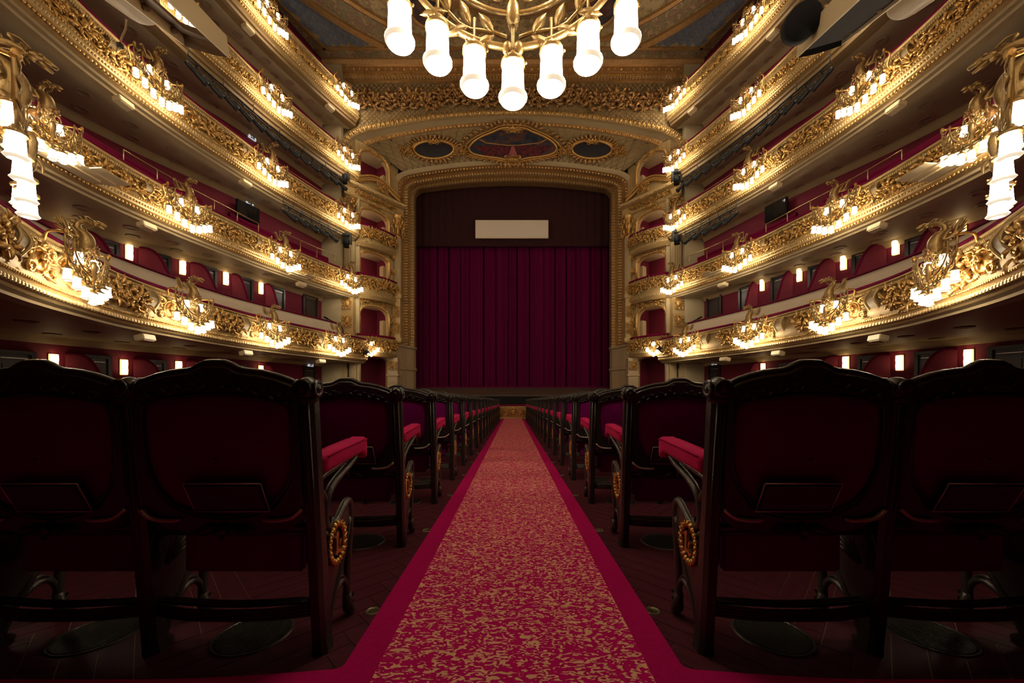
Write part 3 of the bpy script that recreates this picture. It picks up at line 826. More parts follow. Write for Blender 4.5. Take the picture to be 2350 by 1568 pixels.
# ------------------------------------------------------------------ stage
mb = MB(); 
mb.loft([[Vector((-9, y, z_)) for y, z_ in ((23.3, -2.2), (23.3, .62), (23.22, .64), (23.22, .71), (27.5, 1.50))], [Vector((9, y, z_)) for y, z_ in ((23.3, -2.2), (23.3, .62), (23.22, .64), (23.22, .71), (27.5, 1.50))]], smooth=False)
stage = mb.build('floor_stage', 'stage_floor', kind='structure')
mb = MB(); mb.box((0, 23.19, -.75), (18, .05, 2.72)); mb.build('stage_front', 'black', stage)
mb = MB(); mb.box((0, 21.3, -2.25), (18, 4.4, .1)); mb.build('floor_pit', 'black', kind='structure')
mb = MB(); mb.box((0, 28, 9), (24, .3, 24)); mb.build('wall_stage', 'black', kind='structure')
mb = MB(); mb.box((0, 26.0, 18.6), (20, .3, 4.3)); mb.build('wall_stage_header', 'black', kind='structure')
# curtain in full pleats
cu = thing('stage_curtain', 'wide crimson velvet stage curtain hanging in vertical pleats', 'curtain', (0, 26.2, 1.2))
rows = [[], []]; N_ = 900
rn = random.Random(3); ph = [rn.uniform(0, 6.28) for _ in range(6)]
for i in range(N_+1):
    x = -7.4+14.8*i/N_
    u = x*17/14.2+.14*math.sin(x*1.7)+.08*math.sin(x*4.1+1)
    fr_ = u-math.floor(u); deep = -.30*math.exp(-((fr_-.5)/.07)**2)
    y = .022*math.sin(2*PI*u*3+ph[0])+.016*math.sin(2*PI*u*7+ph[1])+.01*math.sin(2*PI*u*11+ph[2]+math.sin(u))-.10*math.cos(2*PI*(fr_-.5))*.5-deep*(.9+.35*math.sin(x*2.3))
    for q, z_ in enumerate((-.15, 11)): rows[q].append(Vector((x+.02*math.sin(u*9)*q, y*(1 if q else 1.15), z_)))
mb = MB(); mb.loft(rows); mb.build('curtain_cloth', 'curtain', cu)
mb = MB(); mb.box((0, 0, .02), (14.6, .5, .16)); mb.build('curtain_hem', 'curtain', cu)
va = thing('curtain_valance', 'plain black-brown valance filling the top of the stage opening', 'curtain', (0, 25.78, 11.05))
mb = MB(); mb.loft([[Vector((-7.6+15.2*i/200, .03*math.sin(i*.9), z_)) for i in range(201)] for z_ in (0, 5.5)]); mb.build('valance_cloth', 'valance', va)
mb = MB(); mb.box((0, 0, .03), (15, .06, .08)); mb.build('valance_hem', 'valance', va)
su = thing('surtitle_screen', 'blank pale oblong surtitle screen hung before the valance', 'screen', (-.07, 25.6, 12.15))
mb = MB(); mb.box((0, 0, 0), (4.96, .05, 1.19)); mb.build('screen_cloth', 'screen', su)
mb = MB()
for s_ in (-1, 1):
    mb.box((0, .01, s_*.61), (5.02, .07, .04)); mb.box((s_*2.5, .01, 0), (.04, .07, 1.26))
mb.build('screen_frame', 'beige_metal', su)
# gilded orchestra rail at the foot of the aisle
pr = thing('orchestra_rail', 'gilded relief rail at the far end of the aisle before the pit', 'railing', (0, 18.95, floor_z(18.95)))
mb = MB(); mb.box((0, 0, .35), (17, .10, .64)); mb.build('rail_panel', 'gold_dark', pr)
mb = MB(); mb.box((0, 0, .70), (17, .2, .08), bev=.02); mb.build('rail_cushion', 'velvet_rail', pr)
mb = MB(); mb.box((0, -.06, .05), (17, .08, .1)); mb.box((0, -.06, .62), (17, .06, .05)); mb.build('rail_moulding', 'gold_pale', pr)
for i in range(-7, 8):
    if i == 0: place(ORN['cart'], 'crest_ornament', pr, (0, -.05, .34), rz=PI, sc_=(.65, 1, .75))
    else: place(ORN['scroll' if i % 2 else 'scroll2'], 'scroll_ornament', pr, (i*.62+(.12 if i > 0 else -.12), -.05, .33), rz=PI, sc_=(.6, 1, .72))
# ------------------------------------------------------------------ proscenium box towers, one each side
def fluted(mb, c, r, z0, z1, n=16):
    rows = []
    for z_ in (z0, z1):
        rows.append([Vector((c[0]+(r if k % 2 else r*.86)*math.cos(2*PI*k/(2*n)), c[1]+(r if k % 2 else r*.86)*math.sin(2*PI*k/(2*n)), z_)) for k in range(2*n)])
    mb.loft(rows, closed=True, smooth=False)
def capital(mb, c, r, z0, z1):
    h = z1-z0
    mb.lathe([(r, z0), (r*1.15, z0+.04*h), (r*.92, z0+.08*h), (r*.92, z0+.7*h), (r*1.1, z0+.84*h), (r*1.35, z0+.87*h), (r*1.35, z1)], 12, Matrix.Translation((c[0], c[1], 0)))
    for lv, nn, L_ in ((.04, 10, .36), (.28, 10, .36), (.52, 10, .34)):
        for k in range(nn):
            a = 2*PI*(k+lv*2.1)/nn; d = Vector((math.cos(a), math.sin(a), 0))
            mb.leaf(Vector((c[0], c[1], z0+lv*h))+d*r*1.02, d*.30+Vector((0, 0, 1)), d, L_*h, r*.5, .6, .02)
            mb.ell(Vector((c[0], c[1], z0+(lv+L_*.85)*h))+d*(r*1.05+L_*h*.28), (r*.13, r*.13, r*.10), 5, 4)
    for k in range(4):
        a = PI/4+k*PI/2; d = Vector((math.cos(a), math.sin(a), 0))
        mb.ell(Vector((c[0], c[1], z0+.78*h))+d*r*1.25, (r*.26, r*.26, r*.28), 6, 5)
for sg, side in ((-1, 'left'), (1, 'right')):
    A = Vector((sg*8.98, 21.25, 0)); B = Vector((sg*7.32, 23.35, 0)); ev = (B-A).normalized(); Ls = (B-A).length
    nv = Vector((sg*abs(ev.y), abs(ev.x), 0))        # away from the hall
    tw = thing('proscenium_boxes', 'gilded four storey tower of crimson stage boxes %s of the stage' % side, 'opera box', (A.x, A.y, 0))
    O = Vector((A.x, A.y, 0))
    def T(s_, d, z_): return ev*s_+nv*d+Vector((0, 0, z_))
    def pl_(mb, nm, m_, **k): return mb.build(nm, m_, tw, **k)
    s0, s1 = .16, 2.12
    lev = [(-.6, 2.75, 3.0), (4.15, 5.35, 6.05), (7.65, 8.75, 9.2), (10.5, 11.15, 11.75), (13.25, 14.4, 15.2)]   # sill, spring, crown
    # piers either side of the openings
    mb = MB()
    for a, c in ((-.05, s0), (s1, Ls+.1)):
        mb.loft([[T(a, 0, z_), T(c, 0, z_), T(c, .35, z_), T(a, .35, z_)] for z_ in (-.6, 15.4)], closed=True, smooth=False)
    pl_(mb, 'pier', 'gilt_field')
    def archpts(spr, cr, n=14):
        return [(s0+(s1-s0)*(1-math.cos(PI*i/n))/2, spr+(cr-spr)*math.sin(PI*i/n)**.8 if 0 < i < n else spr) for i in range(n+1)]
    tops = [4.0, 7.6, 10.4, 13.2, 15.4]
    for li, (sill, spr, cr) in enumerate(lev):
        ap = archpts(spr, cr)
        mb = MB(); mb.loft([[T(a, -.02, z_) for a, z_ in ap], [T(a, -.02, tops[li]) for a, z_ in ap]], smooth=False)
        mb.loft([[T(a, -.02, z_) for a, z_ in ap], [T(a, .35, z_) for a, z_ in ap]], smooth=False)
        pl_(mb, 'spandrel', 'gilt_field')
        fr_ = [(s0, sill)]+ap+[(s1, sill)]
        if li:
            mb = MB(); mb.tube([T(a, -.05, z_) for a, z_ in fr_], .07, 6); mb.tube([T(a+(.1 if a < 1.1 else -.1)*0, -.03, z_+.12 if 0 < i < len(fr_)-1 else z_) for i, (a, z_) in enumerate(fr_)], .035, 6); pl_(mb, 'arch_frame', 'gold')
            mb = MB()
            def eg(p, t, f): mb.ell(p, (.04, .04, .05), 6, 4)
            along([T(a, -.11, z_+.06) for a, z_ in ap], .12, eg); pl_(mb, 'bead_moulding', 'gold_pale', kind='stuff')
        # crimson room behind
        zc = cr+.1 if li else 3.0; z0 = sill-.9 if li else -.6
        mb = MB(); mb.loft([[T(s0-.3, .36, z_), T(s0-.1, 1.5, z_), T(s1+.1, 1.5, z_), T(s1+.25, .36, z_)] for z_ in (z0, zc)], smooth=False); pl_(mb, 'box_wall', 'wall_red')
        mb = MB(); mb.loft([[T(s0-.3, .3, zc), T(s1+.25, .3, zc)], [T(s0-.2, 1.6, zc), T(s1+.1, 1.6, zc)]], smooth=False); pl_(mb, 'box_ceiling', 'cream')
        mb = MB(); mb.loft([[T(s1+.02, .36, z_), T(s1+.02, .75, z_), T(s1-.18, .75, z_), T(s1-.18, .36, z_)] for z_ in (z0, spr)], closed=True, smooth=False)
        if li: pl_(mb, 'inner_jamb', 'cream')
        if li in (1, 4):  # hidden fill lamps behind the pier, added to brighten these two boxes
            mb = MB(); mb.ell(T(-.05, .75, spr-.2), (.07, .07, .09), 8, 6); pl_(mb, 'box_lamp_and_fill', 'box_lamp_and_fill')
        if li in (2, 3):
            mb = MB(); mb.ell(T(.22, 1.0, spr-.15+(.1 if li == 2 else 0)), (.07, .07, .09), 8, 6); pl_(mb, 'box_lamp_and_fill', 'box_lamp_and_fill')
        # bowed balcony front
        if li in (1, 2, 3):
            hgt = [0, 1.15, 1.35, 1.2][li]; n = 12
            def bow(q): return .16+.26*math.sin(PI*q)
            prof = [(.04, 0), (.04, -.06), (0, -.10), (-.03, -.2), (0, -.5), (.02, -hgt+.3), (.06, -hgt+.26), (.02, -hgt+.2), (-.06, -hgt+.1), (-.16, -hgt)]
            mb = MB(); mb.loft([[T(-.05+(Ls-.05)*i/n, -bow(i/n)-u, sill+z_) for i in range(n+1)] for u, z_ in prof]); 
            mb.loft([[T(-.05+(Ls-.05)*i/n, -bow(i/n)*q+.1*(1-q), sill-hgt) for i in range(n+1)] for q in (0, 1)])
            pl_(mb, 'box_front', 'gilt_field')
            mb = MB(); mb.tube([T(-.05+(Ls-.05)*i/n, -bow(i/n)-.02, sill+.05) for i in range(n+1)], .07, 6); pl_(mb, 'rail_cushion', 'velvet_rail')
            for i in range(3):
                q = (i+.5)/3; c = T(-.05+(Ls-.05)*q, -bow(q)-.02, sill-.42)
                d = T(1, -bow(q+.05), 0)-T(1-.13, -bow(q-.05), 0); ang = math.atan2((ev*.27+nv*-(bow(q+.05)-bow(q-.05))).y, (ev*.27+nv*-(bow(q+.05)-bow(q-.05))).x)
                place(ORN['scroll' if (i+li) % 2 else 'scroll2'], 'scroll_ornament', tw, c, ang+(PI if sg < 0 else 0)*0+(0 if sg > 0 else PI), (.82, 1.2, 1.15))
            for zz, r in ((sill-.15, .045), (sill-hgt+.27, .04)):
                mb = MB()
                def eg2(p, t, f): mb.ell(p, (r, r, r*1.2), 6, 4)
                along([T(-.05+(Ls-.05)*i/n, -bow(i/n)-.06, zz) for i in range(n+1)], .11, eg2); pl_(mb, 'bead_moulding', 'gold_pale', kind='stuff')
    # swag over the first-floor arch, scrolls on the arches
    for s_, z_, k_, sc2 in ((1.1, 6.35, 'cart', (1.3, 1.2, .8)), (.45, 6.35, 'scroll', (.6, 1.2, 1)), (1.75, 6.3, 'scroll2', (.6, 1.2, 1)), (1.1, 9.45, 'scroll', (1.3, 1.3, .8)), (1.1, 12.0, 'palm', (2, 1.3, .7)), (.3, 9.0, 'palm', .7), (1.98, 9.0, 'palm', .7), (2.4, 6.4, 'cart', (.5, 1.2, 1)), (2.4, 5.4, 'cart', (.5, 1.2, 1)), (2.4, 4.6, 'cart', (.5, 1.2, .9)), (2.4, 9.3, 'palm', (1, 1.2, 1)), (2.4, 8.4, 'palm', (1, 1.2, 1)), (.5, 13.3, 'guil', (.8, 1, .8)), (1.1, 15.1, 'palm', (1.4, 1.2, .8)), (.05, 14.4, 'palm', (.6, 1, 1.2)), (.05, 10.9, 'palm', (.5, 1, 1)), (.05, 9.9, 'palm', (.5, 1, 1)), (.55, 7.0, 'scroll2', (.7, 1.1, .6)), (1.65, 7.0, 'scroll', (.7, 1.1, .6))):
        place(ORN[k_], 'relief_ornament', tw, T(s_, -.04, z_), math.atan2(ev.y, ev.x)+(0 if sg > 0 else PI), sc2)
    # entablature and curved pediment between the two columns
    mb = MB(); pe = [(.0, 11.95), (-.12, 12.0), (-.12, 12.12), (-.06, 12.16), (-.06, 12.5), (-.2, 12.56), (-.3, 12.66), (-.32, 12.78), (0, 12.82)]
    mb.loft([[T(a, u, z_) for u, z_ in pe] for a in (-.75, Ls+.45)], smooth=False); pl_(mb, 'entablature', 'gold_pale')
    mb = MB(); n = 16
    for dz, u in ((0, -.28), (.14, -.22), (.24, -.3)):
        mb.tube([T(-.5+(Ls+.7)*i/n, u, 12.86+dz+.55*math.sin(PI*min(1, max(0, (i-1)/14)))**1.5) for i in range(n+1)], .06, 6)
    pl_(mb, 'curved_pediment', 'gold')
    mb = MB(); mb.loft([[T(-.5+(Ls+.7)*i/n, -.1, 12.8) for i in range(n+1)], [T(-.5+(Ls+.7)*i/n, -.1, 12.86+.55*math.sin(PI*min(1, max(0, (i-1)/14)))**1.5) for i in range(n+1)]]); pl_(mb, 'tympanum', 'gilt_field')
    place(ORN['cart'], 'crest_ornament', tw, T(1.45, -.3, 13.1), math.atan2(ev.y, ev.x)+(0 if sg > 0 else PI), (.9, 1.5, .9))
    for i in range(3): place(ORN['scroll2'], 'scroll_ornament', tw, T(.3+i*.9, -.08, 12.33), math.atan2(ev.y, ev.x)+(0 if sg > 0 else PI), (.8, 1, .55))
    mb = MB()
    def eg3(p, t, f): mb.ell(p, (.035, .035, .045), 6, 4)
    for zz, u in ((12.1, -.15), (12.62, -.3)): along([T(-.7, u, zz), T(Ls+.4, u, zz)], .1, eg3)
    pl_(mb, 'bead_moulding', 'gold_pale', kind='stuff')
    # columns
    c1 = Vector((sg*.36, -.05, 0)); c2 = T(Ls, -.1, 0)
    for c, r, z0, z1, zt in ((c1, .30, 7.2, 11.3, 11.95), (c2, .21, 7.1, 10.55, 11.95)):
        mb = MB(); fluted(mb, c, r, z0, z1); pl_(mb, 'column_shaft', 'cream')
        mb = MB(); capital(mb, c, r, z1, zt); pl_(mb, 'column_capital', 'gold')
        mb = MB(); mb.lathe([(r*1.3, z0-.1), (r*1.3, z0), (r*1.1, z0+.06), (r*1.2, z0+.12), (r, z0+.18)], 16, Matrix.Translation((c.x, c.y, 0)))
        for z_, hx in ((6.85, .1), (4.15, .12)): mb.box((c.x, c.y, z_), (r*3, r*3, hx*2.4), bev=.03)
        mb.box((c.x, c.y, 5.5), (r*2.2, r*2.2, 3.1)); pl_(mb, 'column_pedestal', 'gilt_field')
        for z_ in (4.9, 5.9): place(ORN['cart'], 'relief_ornament', tw, Vector((c.x, c.y-r*1.1, z_)), PI, (r*2.0, 1, 1.1))
    mb = MB(); mb.box((sg*.38, -.02, 1.4), (.86, .3, 3.9)); mb.box((sg*.38, -.04, 2.7), (.98, .38, .12)); mb.box((sg*.38, -.04, .2), (.95, .36, .3)); pl_(mb, 'stalls_pier', 'cream')
    mb = MB(); cc = T(Ls-.25, -.05, 0); mb.box((cc.x, cc.y, 1.2), (.62, .5, 3.6)); mb.box((cc.x, cc.y, 1.95), (.75, .6, .12)); pl_(mb, 'stalls_pier', 'stone')
    place(ORN['cart'], 'relief_ornament', tw, Vector((cc.x, cc.y-.27, 2.55)), PI, (.6, 1, .9))
    mb = MB(); mb.box(T(1.2, -.25, .35), (2.6, .5, .9), Matrix.Rotation(math.atan2(ev.y, ev.x), 3, 'Z')); pl_(mb, 'stalls_parapet', 'stone')
    mb = MB(); mb.box(T(1.2, -.25, .85), (2.7, .6, .08), Matrix.Rotation(math.atan2(ev.y, ev.x), 3, 'Z')); pl_(mb, 'parapet_rail', 'velvet_dark')

# ------------------------------------------------------------------ doors, sconces, partitions and signs on the crimson side walls
def wall_at(px, py, u=0.):
    s_ = WALL.hit(px, u); p, t, n = WALL.at(s_); q = p+n*u
    return s_, q, t, n, E+(HY-py)*q.y/F
dn = 0
def door_on(px, py_top, wpx, zb, leaf=False):
    """a dark recessed doorway in the side wall"""
    global dn
    s_, p, t, n, zt = wall_at(px, py_top); dn += 1; a = math.atan2(t.y, t.x)
    w_ = wpx/72; h = zt-zb
    fr = MB(); fr.box((-w_/2-.05, .03, h/2), (.1, .1, h)); fr.box((w_/2+.05, .03, h/2), (.1, .1, h)); fr.box((0, .03, h+.04), (w_+.2, .1, .1))
    fo = fr.build('door_%d' % dn, 'door', kind='structure', loc=(p.x, p.y, zb), rz=a)
    m = MB(); m.box((0, .01, h/2), (w_, .03, h)); m.build('door_leaf', 'door', fo)
    for q in (.27, .72):
        m = MB(); m.box((0, .035, h*q), (w_*.7, .02, h*.34), bev=.008); m.build('door_panel', 'door', fo)
    m = MB(); m.box((0, .04, h-.12), (w_*.8, .03, .02)); m.build('closer_bar', 'steel', fo)
ZL1 = TIER_Z[0]-.4
for px, py in ((238, 556), (362, 588), (473, 617), (560, 642), (637, 664), (2113, 545), (1986, 580), (1880, 612), (1790, 637), (1712, 660)): door_on(px, py, 40, ZL1)
for px, py in ((711, 682), (1640, 676)): door_on(px, py, 60, ZL1)
for px, py in ((215, 822), (30, 812), (348, 832), (540, 842), (710, 846), (2140, 812), (2320, 800), (2002, 822), (1812, 838), (1640, 842)): door_on(px, py, 46, -.5)
scn = MB(); scn.lathe([(0, -.25), (.085, -.25), (.09, -.1), (.084, 0), (.09, .1), (.085, .25), (0, .25)], 14, Matrix.Translation((0, .06, 0)), True, 0, PI)
scn_me = scn.mesh('sconce_glass', M['sconce'])
sb = MB(); sb.box((0, .01, 0), (.21, .03, .54)); sb_me = sb.mesh('sconce_plate', M['brass'])
def sconce(px, py, label, grp):
    s_, p, t, n, z_ = wall_at(px, py); th_ = thing('wall_sconce', label, 'sconce', (p.x, p.y, z_), math.atan2(t.y, t.x), grp)
    place(scn_me, 'sconce_glass', th_, (0, 0, 0)); place(sb_me, 'sconce_plate', th_, (0, 0, 0))
    return s_, p, t, n, z_
part_prof = [(0, 1.0), (.1, 1.0), (.22, .97), (.34, .85), (.45, .62), (.56, .38), (.68, .22), (.82, .14), (1.0, .10)]
def partition(s_, z0, zt, ln, label, bend):
    q0, _, n0 = WALL.at(s_); ln = min(1.65, max(.6, min((FRONT1.off(i, -1.25)-q0).length for i in range(FRONT1.n))-.05)/math.cos(.8))
    """curved box partition leaving the wall at a sconce: a dark red panel under an S-shaped handrail"""
    p, t, n = WALL.at(s_); pr_ = smooth_pts([(a*ln, 0, z0+(zt-z0)*c) for a, c in part_prof], 4)
    dv_ = n*math.cos(.8)+t*(math.sin(.8) if p.x > 0 else -math.sin(.8)); th_ = thing('box_partition', label, 'partition', (p.x, p.y, 0), math.atan2(dv_.y, dv_.x))
    m = MB(); m.loft([[Vector((q.x, y, z0-.8)) for q in pr_] for y in (.03,)]+[[Vector((q.x, .03, q.z)) for q in pr_], [Vector((q.x, -.03, q.z)) for q in pr_], [Vector((q.x, -.03, z0-.8)) for q in pr_]], smooth=False); m.build('partition_panel', 'wall_red', th_)
    m = MB(); m.tube([(q.x, 0, q.z) for q in pr_], .05, 6); m.build('partition_rail', 'velvet_deep', th_)
for side, up, dn_ in (('left', ((597, 662), (517, 640), (418, 615), (295, 580), (150, 540)), ((597, 852), (409, 845), (283, 843), (121, 833))),
                      ('right', ((1751, 655), (1836, 632), (1937, 604), (2057, 568), (2209, 520)), ((1753, 847), (1942, 834), (2066, 833), (2225, 822)))):
    for i, (px, py) in enumerate(up):
        s_, p, t, n, z_ = sconce(px, py, 'glowing half-round wall sconce behind the lowest balcony, %s side, %s from the stage' % (side, ORD[i]), 'sconces behind the lowest balcony')
        partition(s_-(.28 if side == 'left' else -.28), TIER_Z[0]+.35, z_+.28, 2.3, 'low crimson box partition with curved rail behind the lowest balcony, %s side, %s from the stage' % (side, ORD[i]), 0)
    for i, (px, py) in enumerate(dn_):
        s_, p, t, n, z_ = sconce(px, py, 'glowing half-round wall sconce under the lowest balcony, %s side, %s from the stage' % (side, ORD[i]), 'sconces under the lowest balcony')
        partition(s_-(.28 if side == 'left' else -.28), .35, z_+.30, 2.1, 'low crimson box partition with curved rail under the lowest balcony, %s side, %s from the stage' % (side, ORD[i]), 0)
# lit running-man exit signs
def exit_sign(px, py, label, sz=.34):
    s_, p, t, n, z_ = wall_at(px, py); th_ = thing('exit_sign', label, 'exit sign', (p.x, p.y, z_), math.atan2(t.y, t.x), 'exit signs')
    m = MB(); m.box((0, .04, 0), (sz, .06, sz*.5)); m.build('sign_box', 'sign', th_)
    m = MB(); m.box((0, .074, 0), (sz*.52, .008, sz*.36)); m.build('pictogram_field', 'sign_blue', th_)
    m = MB(); y = .081; k = sz*.32
    m.ell((.06*k*2, y, .34*k), (.09*k, .006, .09*k), 8, 4)
    for a, c in (((.1, .22), (-.05, -.1)), ((-.05, -.1), (.12, -.28)), ((.12, -.28), (.02, -.5)), ((-.05, -.1), (-.2, -.3)), ((-.2, -.3), (-.42, -.3)), ((.1, .2), (.3, .05)), ((.1, .2), (-.15, .12))):
        m.tube([(a[0]*k, y, a[1]*k), (c[0]*k, y, c[1]*k)], .05*k, 5)
    m.prism([(.40*k, .1*k), (.62*k, .1*k), (.62*k, .24*k), (.86*k, 0), (.62*k, -.24*k), (.62*k, -.1*k), (.40*k, -.1*k)], y-.004, y+.004)
    m.build('pictogram', 'sign', th_)
for px, py, lb in ((90, 214, 'lit exit sign high on the left, beside the big left-hand lamp bracket'), (577, 316, 'lit exit sign above the third balcony, left side'), (571, 469, 'lit exit sign over a dark monitor, second balcony, left side'),
                   (709, 676, 'lit exit sign over the door behind the lowest balcony, left side'), (711, 838, 'lit exit sign over the stalls door, left side'), (2253, 199, 'lit exit sign high on the right, beside the big right-hand lamp bracket'),
                   (1769, 311, 'lit exit sign above the third balcony, right side'), (1776, 464, 'lit exit sign over a dark monitor, second balcony, right side'), (1641, 668, 'lit exit sign over the door behind the lowest balcony, right side'), (1641, 835, 'lit exit sign over the stalls door, right side')):
    exit_sign(px, py, lb)
# ================================================================== LAMP BRACKETS
def shade_mesh(seg=14):
    m = MB(); m.lathe([(.062, 0), (.066, -.02), (.071, -.175), (.076, -.19), (.090, -.212), (.090, -.222), (.080, -.238), (.05, -.258), (0, -.268)], seg); return m.mesh('lamp_shade', M['shade'])
shade_hi = shade_mesh(20); 
def shade_lo():
    m = MB(); m.lathe([(.052, 0), (.061, -.17), (.064, -.195), (.082, -.22), (.07, -.235), (0, -.252)], 8); return m.mesh('lamp_shade', M['shade'])
shade_lo_ = shade_lo()
hm = MB(); hm.lathe([(.012, .20), (.012, .07), (.022, .065), (.03, .045), (.058, .015), (.074, .005), (.076, -.02), (.070, -.022)], 14)
for k in range(3): a = k*2.1; hm.ell((.08*math.cos(a), .08*math.sin(a), 0), (.01, .01, .01), 5, 4)
holder_me = hm.mesh('shade_holder', M['bracket'])
LOWER = [(-.69, .30), (-.465, .195), (-.24, .07), (0, 0), (.24, .07), (.465, .195), (.69, .30)]
ZLAMP = -.98
def outy(x): return .46+.06*math.cos(x/.69*PI/2)
def dragon_mesh(parent):
    # serpent body with an S neck, biting head, clawed feet, ribbed wings and tail
    m = MB()
    sp = smooth_pts([(0, .05, -.30), (0, .20, -.22), (0, .36, -.12), (0, .44, .02), (0, .40, .18), (0, .30, .28), (0, .30, .40), (0, .40, .46), (0, .52, .44)], 5)
    n = len(sp); prof = [.03, .05, .085, .115, .11, .085, .06, .045, .042, .05]
    rs = [prof[min(8, int(i/(n-1)*9))]+(prof[min(9, int(i/(n-1)*9)+1)]-prof[min(8, int(i/(n-1)*9))])*((i/(n-1)*9) % 1) for i in range(n)]
    m.tube(sp, rs, 9)
    for i in range(4, n-3, 2):   # crest spines
        p = Vector(sp[i]); t = (Vector(sp[i+1])-Vector(sp[i-1])).normalized(); b_ = Vector((0, -t.z, t.y)); m.leaf(p+b_*rs[i]*.8, b_-t*.4, (1, 0, 0), .09, .05, 0, .01)
    m.build('dragon_body', 'bracket', parent)
    h = MB(); h.ell((0, .56, .45), (.05, .075, .05), 8, 6); h.tube([(0, .58, .47), (0, .66, .45), (0, .71, .42)], [.04, .032, .018], 7); h.tube([(0, .58, .42), (0, .64, .38), (0, .68, .36)], [.03, .022, .012], 7)
    for sx in (-1, 1):
        h.tube([(sx*.03, .53, .49), (sx*.06, .47, .54), (sx*.08, .40, .53)], [.018, .014, .004], 5); h.ell((sx*.045, .60, .475), (.014, .014, .014), 5, 4)
        h.leaf((sx*.045, .52, .44), (sx, -.6, .2), (0, 0, 1), .1, .05, .2, .008)
    for k in range(4): h.tube([(0, .5-.03*k, .40-.02*k), (0, .53-.03*k, .35-.03*k)], [.015, .003], 4)
    h.build('dragon_head', 'bracket', parent)
    for sx in (-1, 1):
        wg = MB(); root = Vector((sx*.09, .36, .10))
        for k in range(7):
            a = .25+k*.21; d = Vector((sx*.35, -math.cos(a)*.8-.1, math.sin(a)*1.0)); wg.leaf(root+Vector((sx*.01*k, -.02*k, .0)), d, (sx, .2, 0), .42-.03*abs(k-4), .075, .1, .01)
        wg.tube([root, root+Vector((sx*.06, -.03, .1)), root+Vector((sx*.1, -.1, .22))], [.035, .028, .012], 6); wg.build('dragon_wing', 'bracket', parent)
        lg = MB(); lg.tube([(sx*.08, .36, -.08), (sx*.12, .42, -.18), (sx*.08, .40, -.30)], [.045, .035, .02], 6)
        for q in (-1, 0, 1): lg.tube([(sx*.08, .40, -.30), (sx*.08+q*.03, .45, -.33), (sx*.08+q*.035, .47, -.36)], [.016, .012, .004], 5)
        lg.build('dragon_leg', 'bracket', parent)
    t = MB(); pts = smooth_pts([(0, .08, -.28), (.06, .02, -.42), (-.05, .05, -.55), (.04, .10, -.64), (0, .16, -.60)], 5); t.tube(pts, [.045*(1-i/len(pts))+.01 for i in range(len(pts))], 7); t.build('dragon_tail', 'bracket', parent)
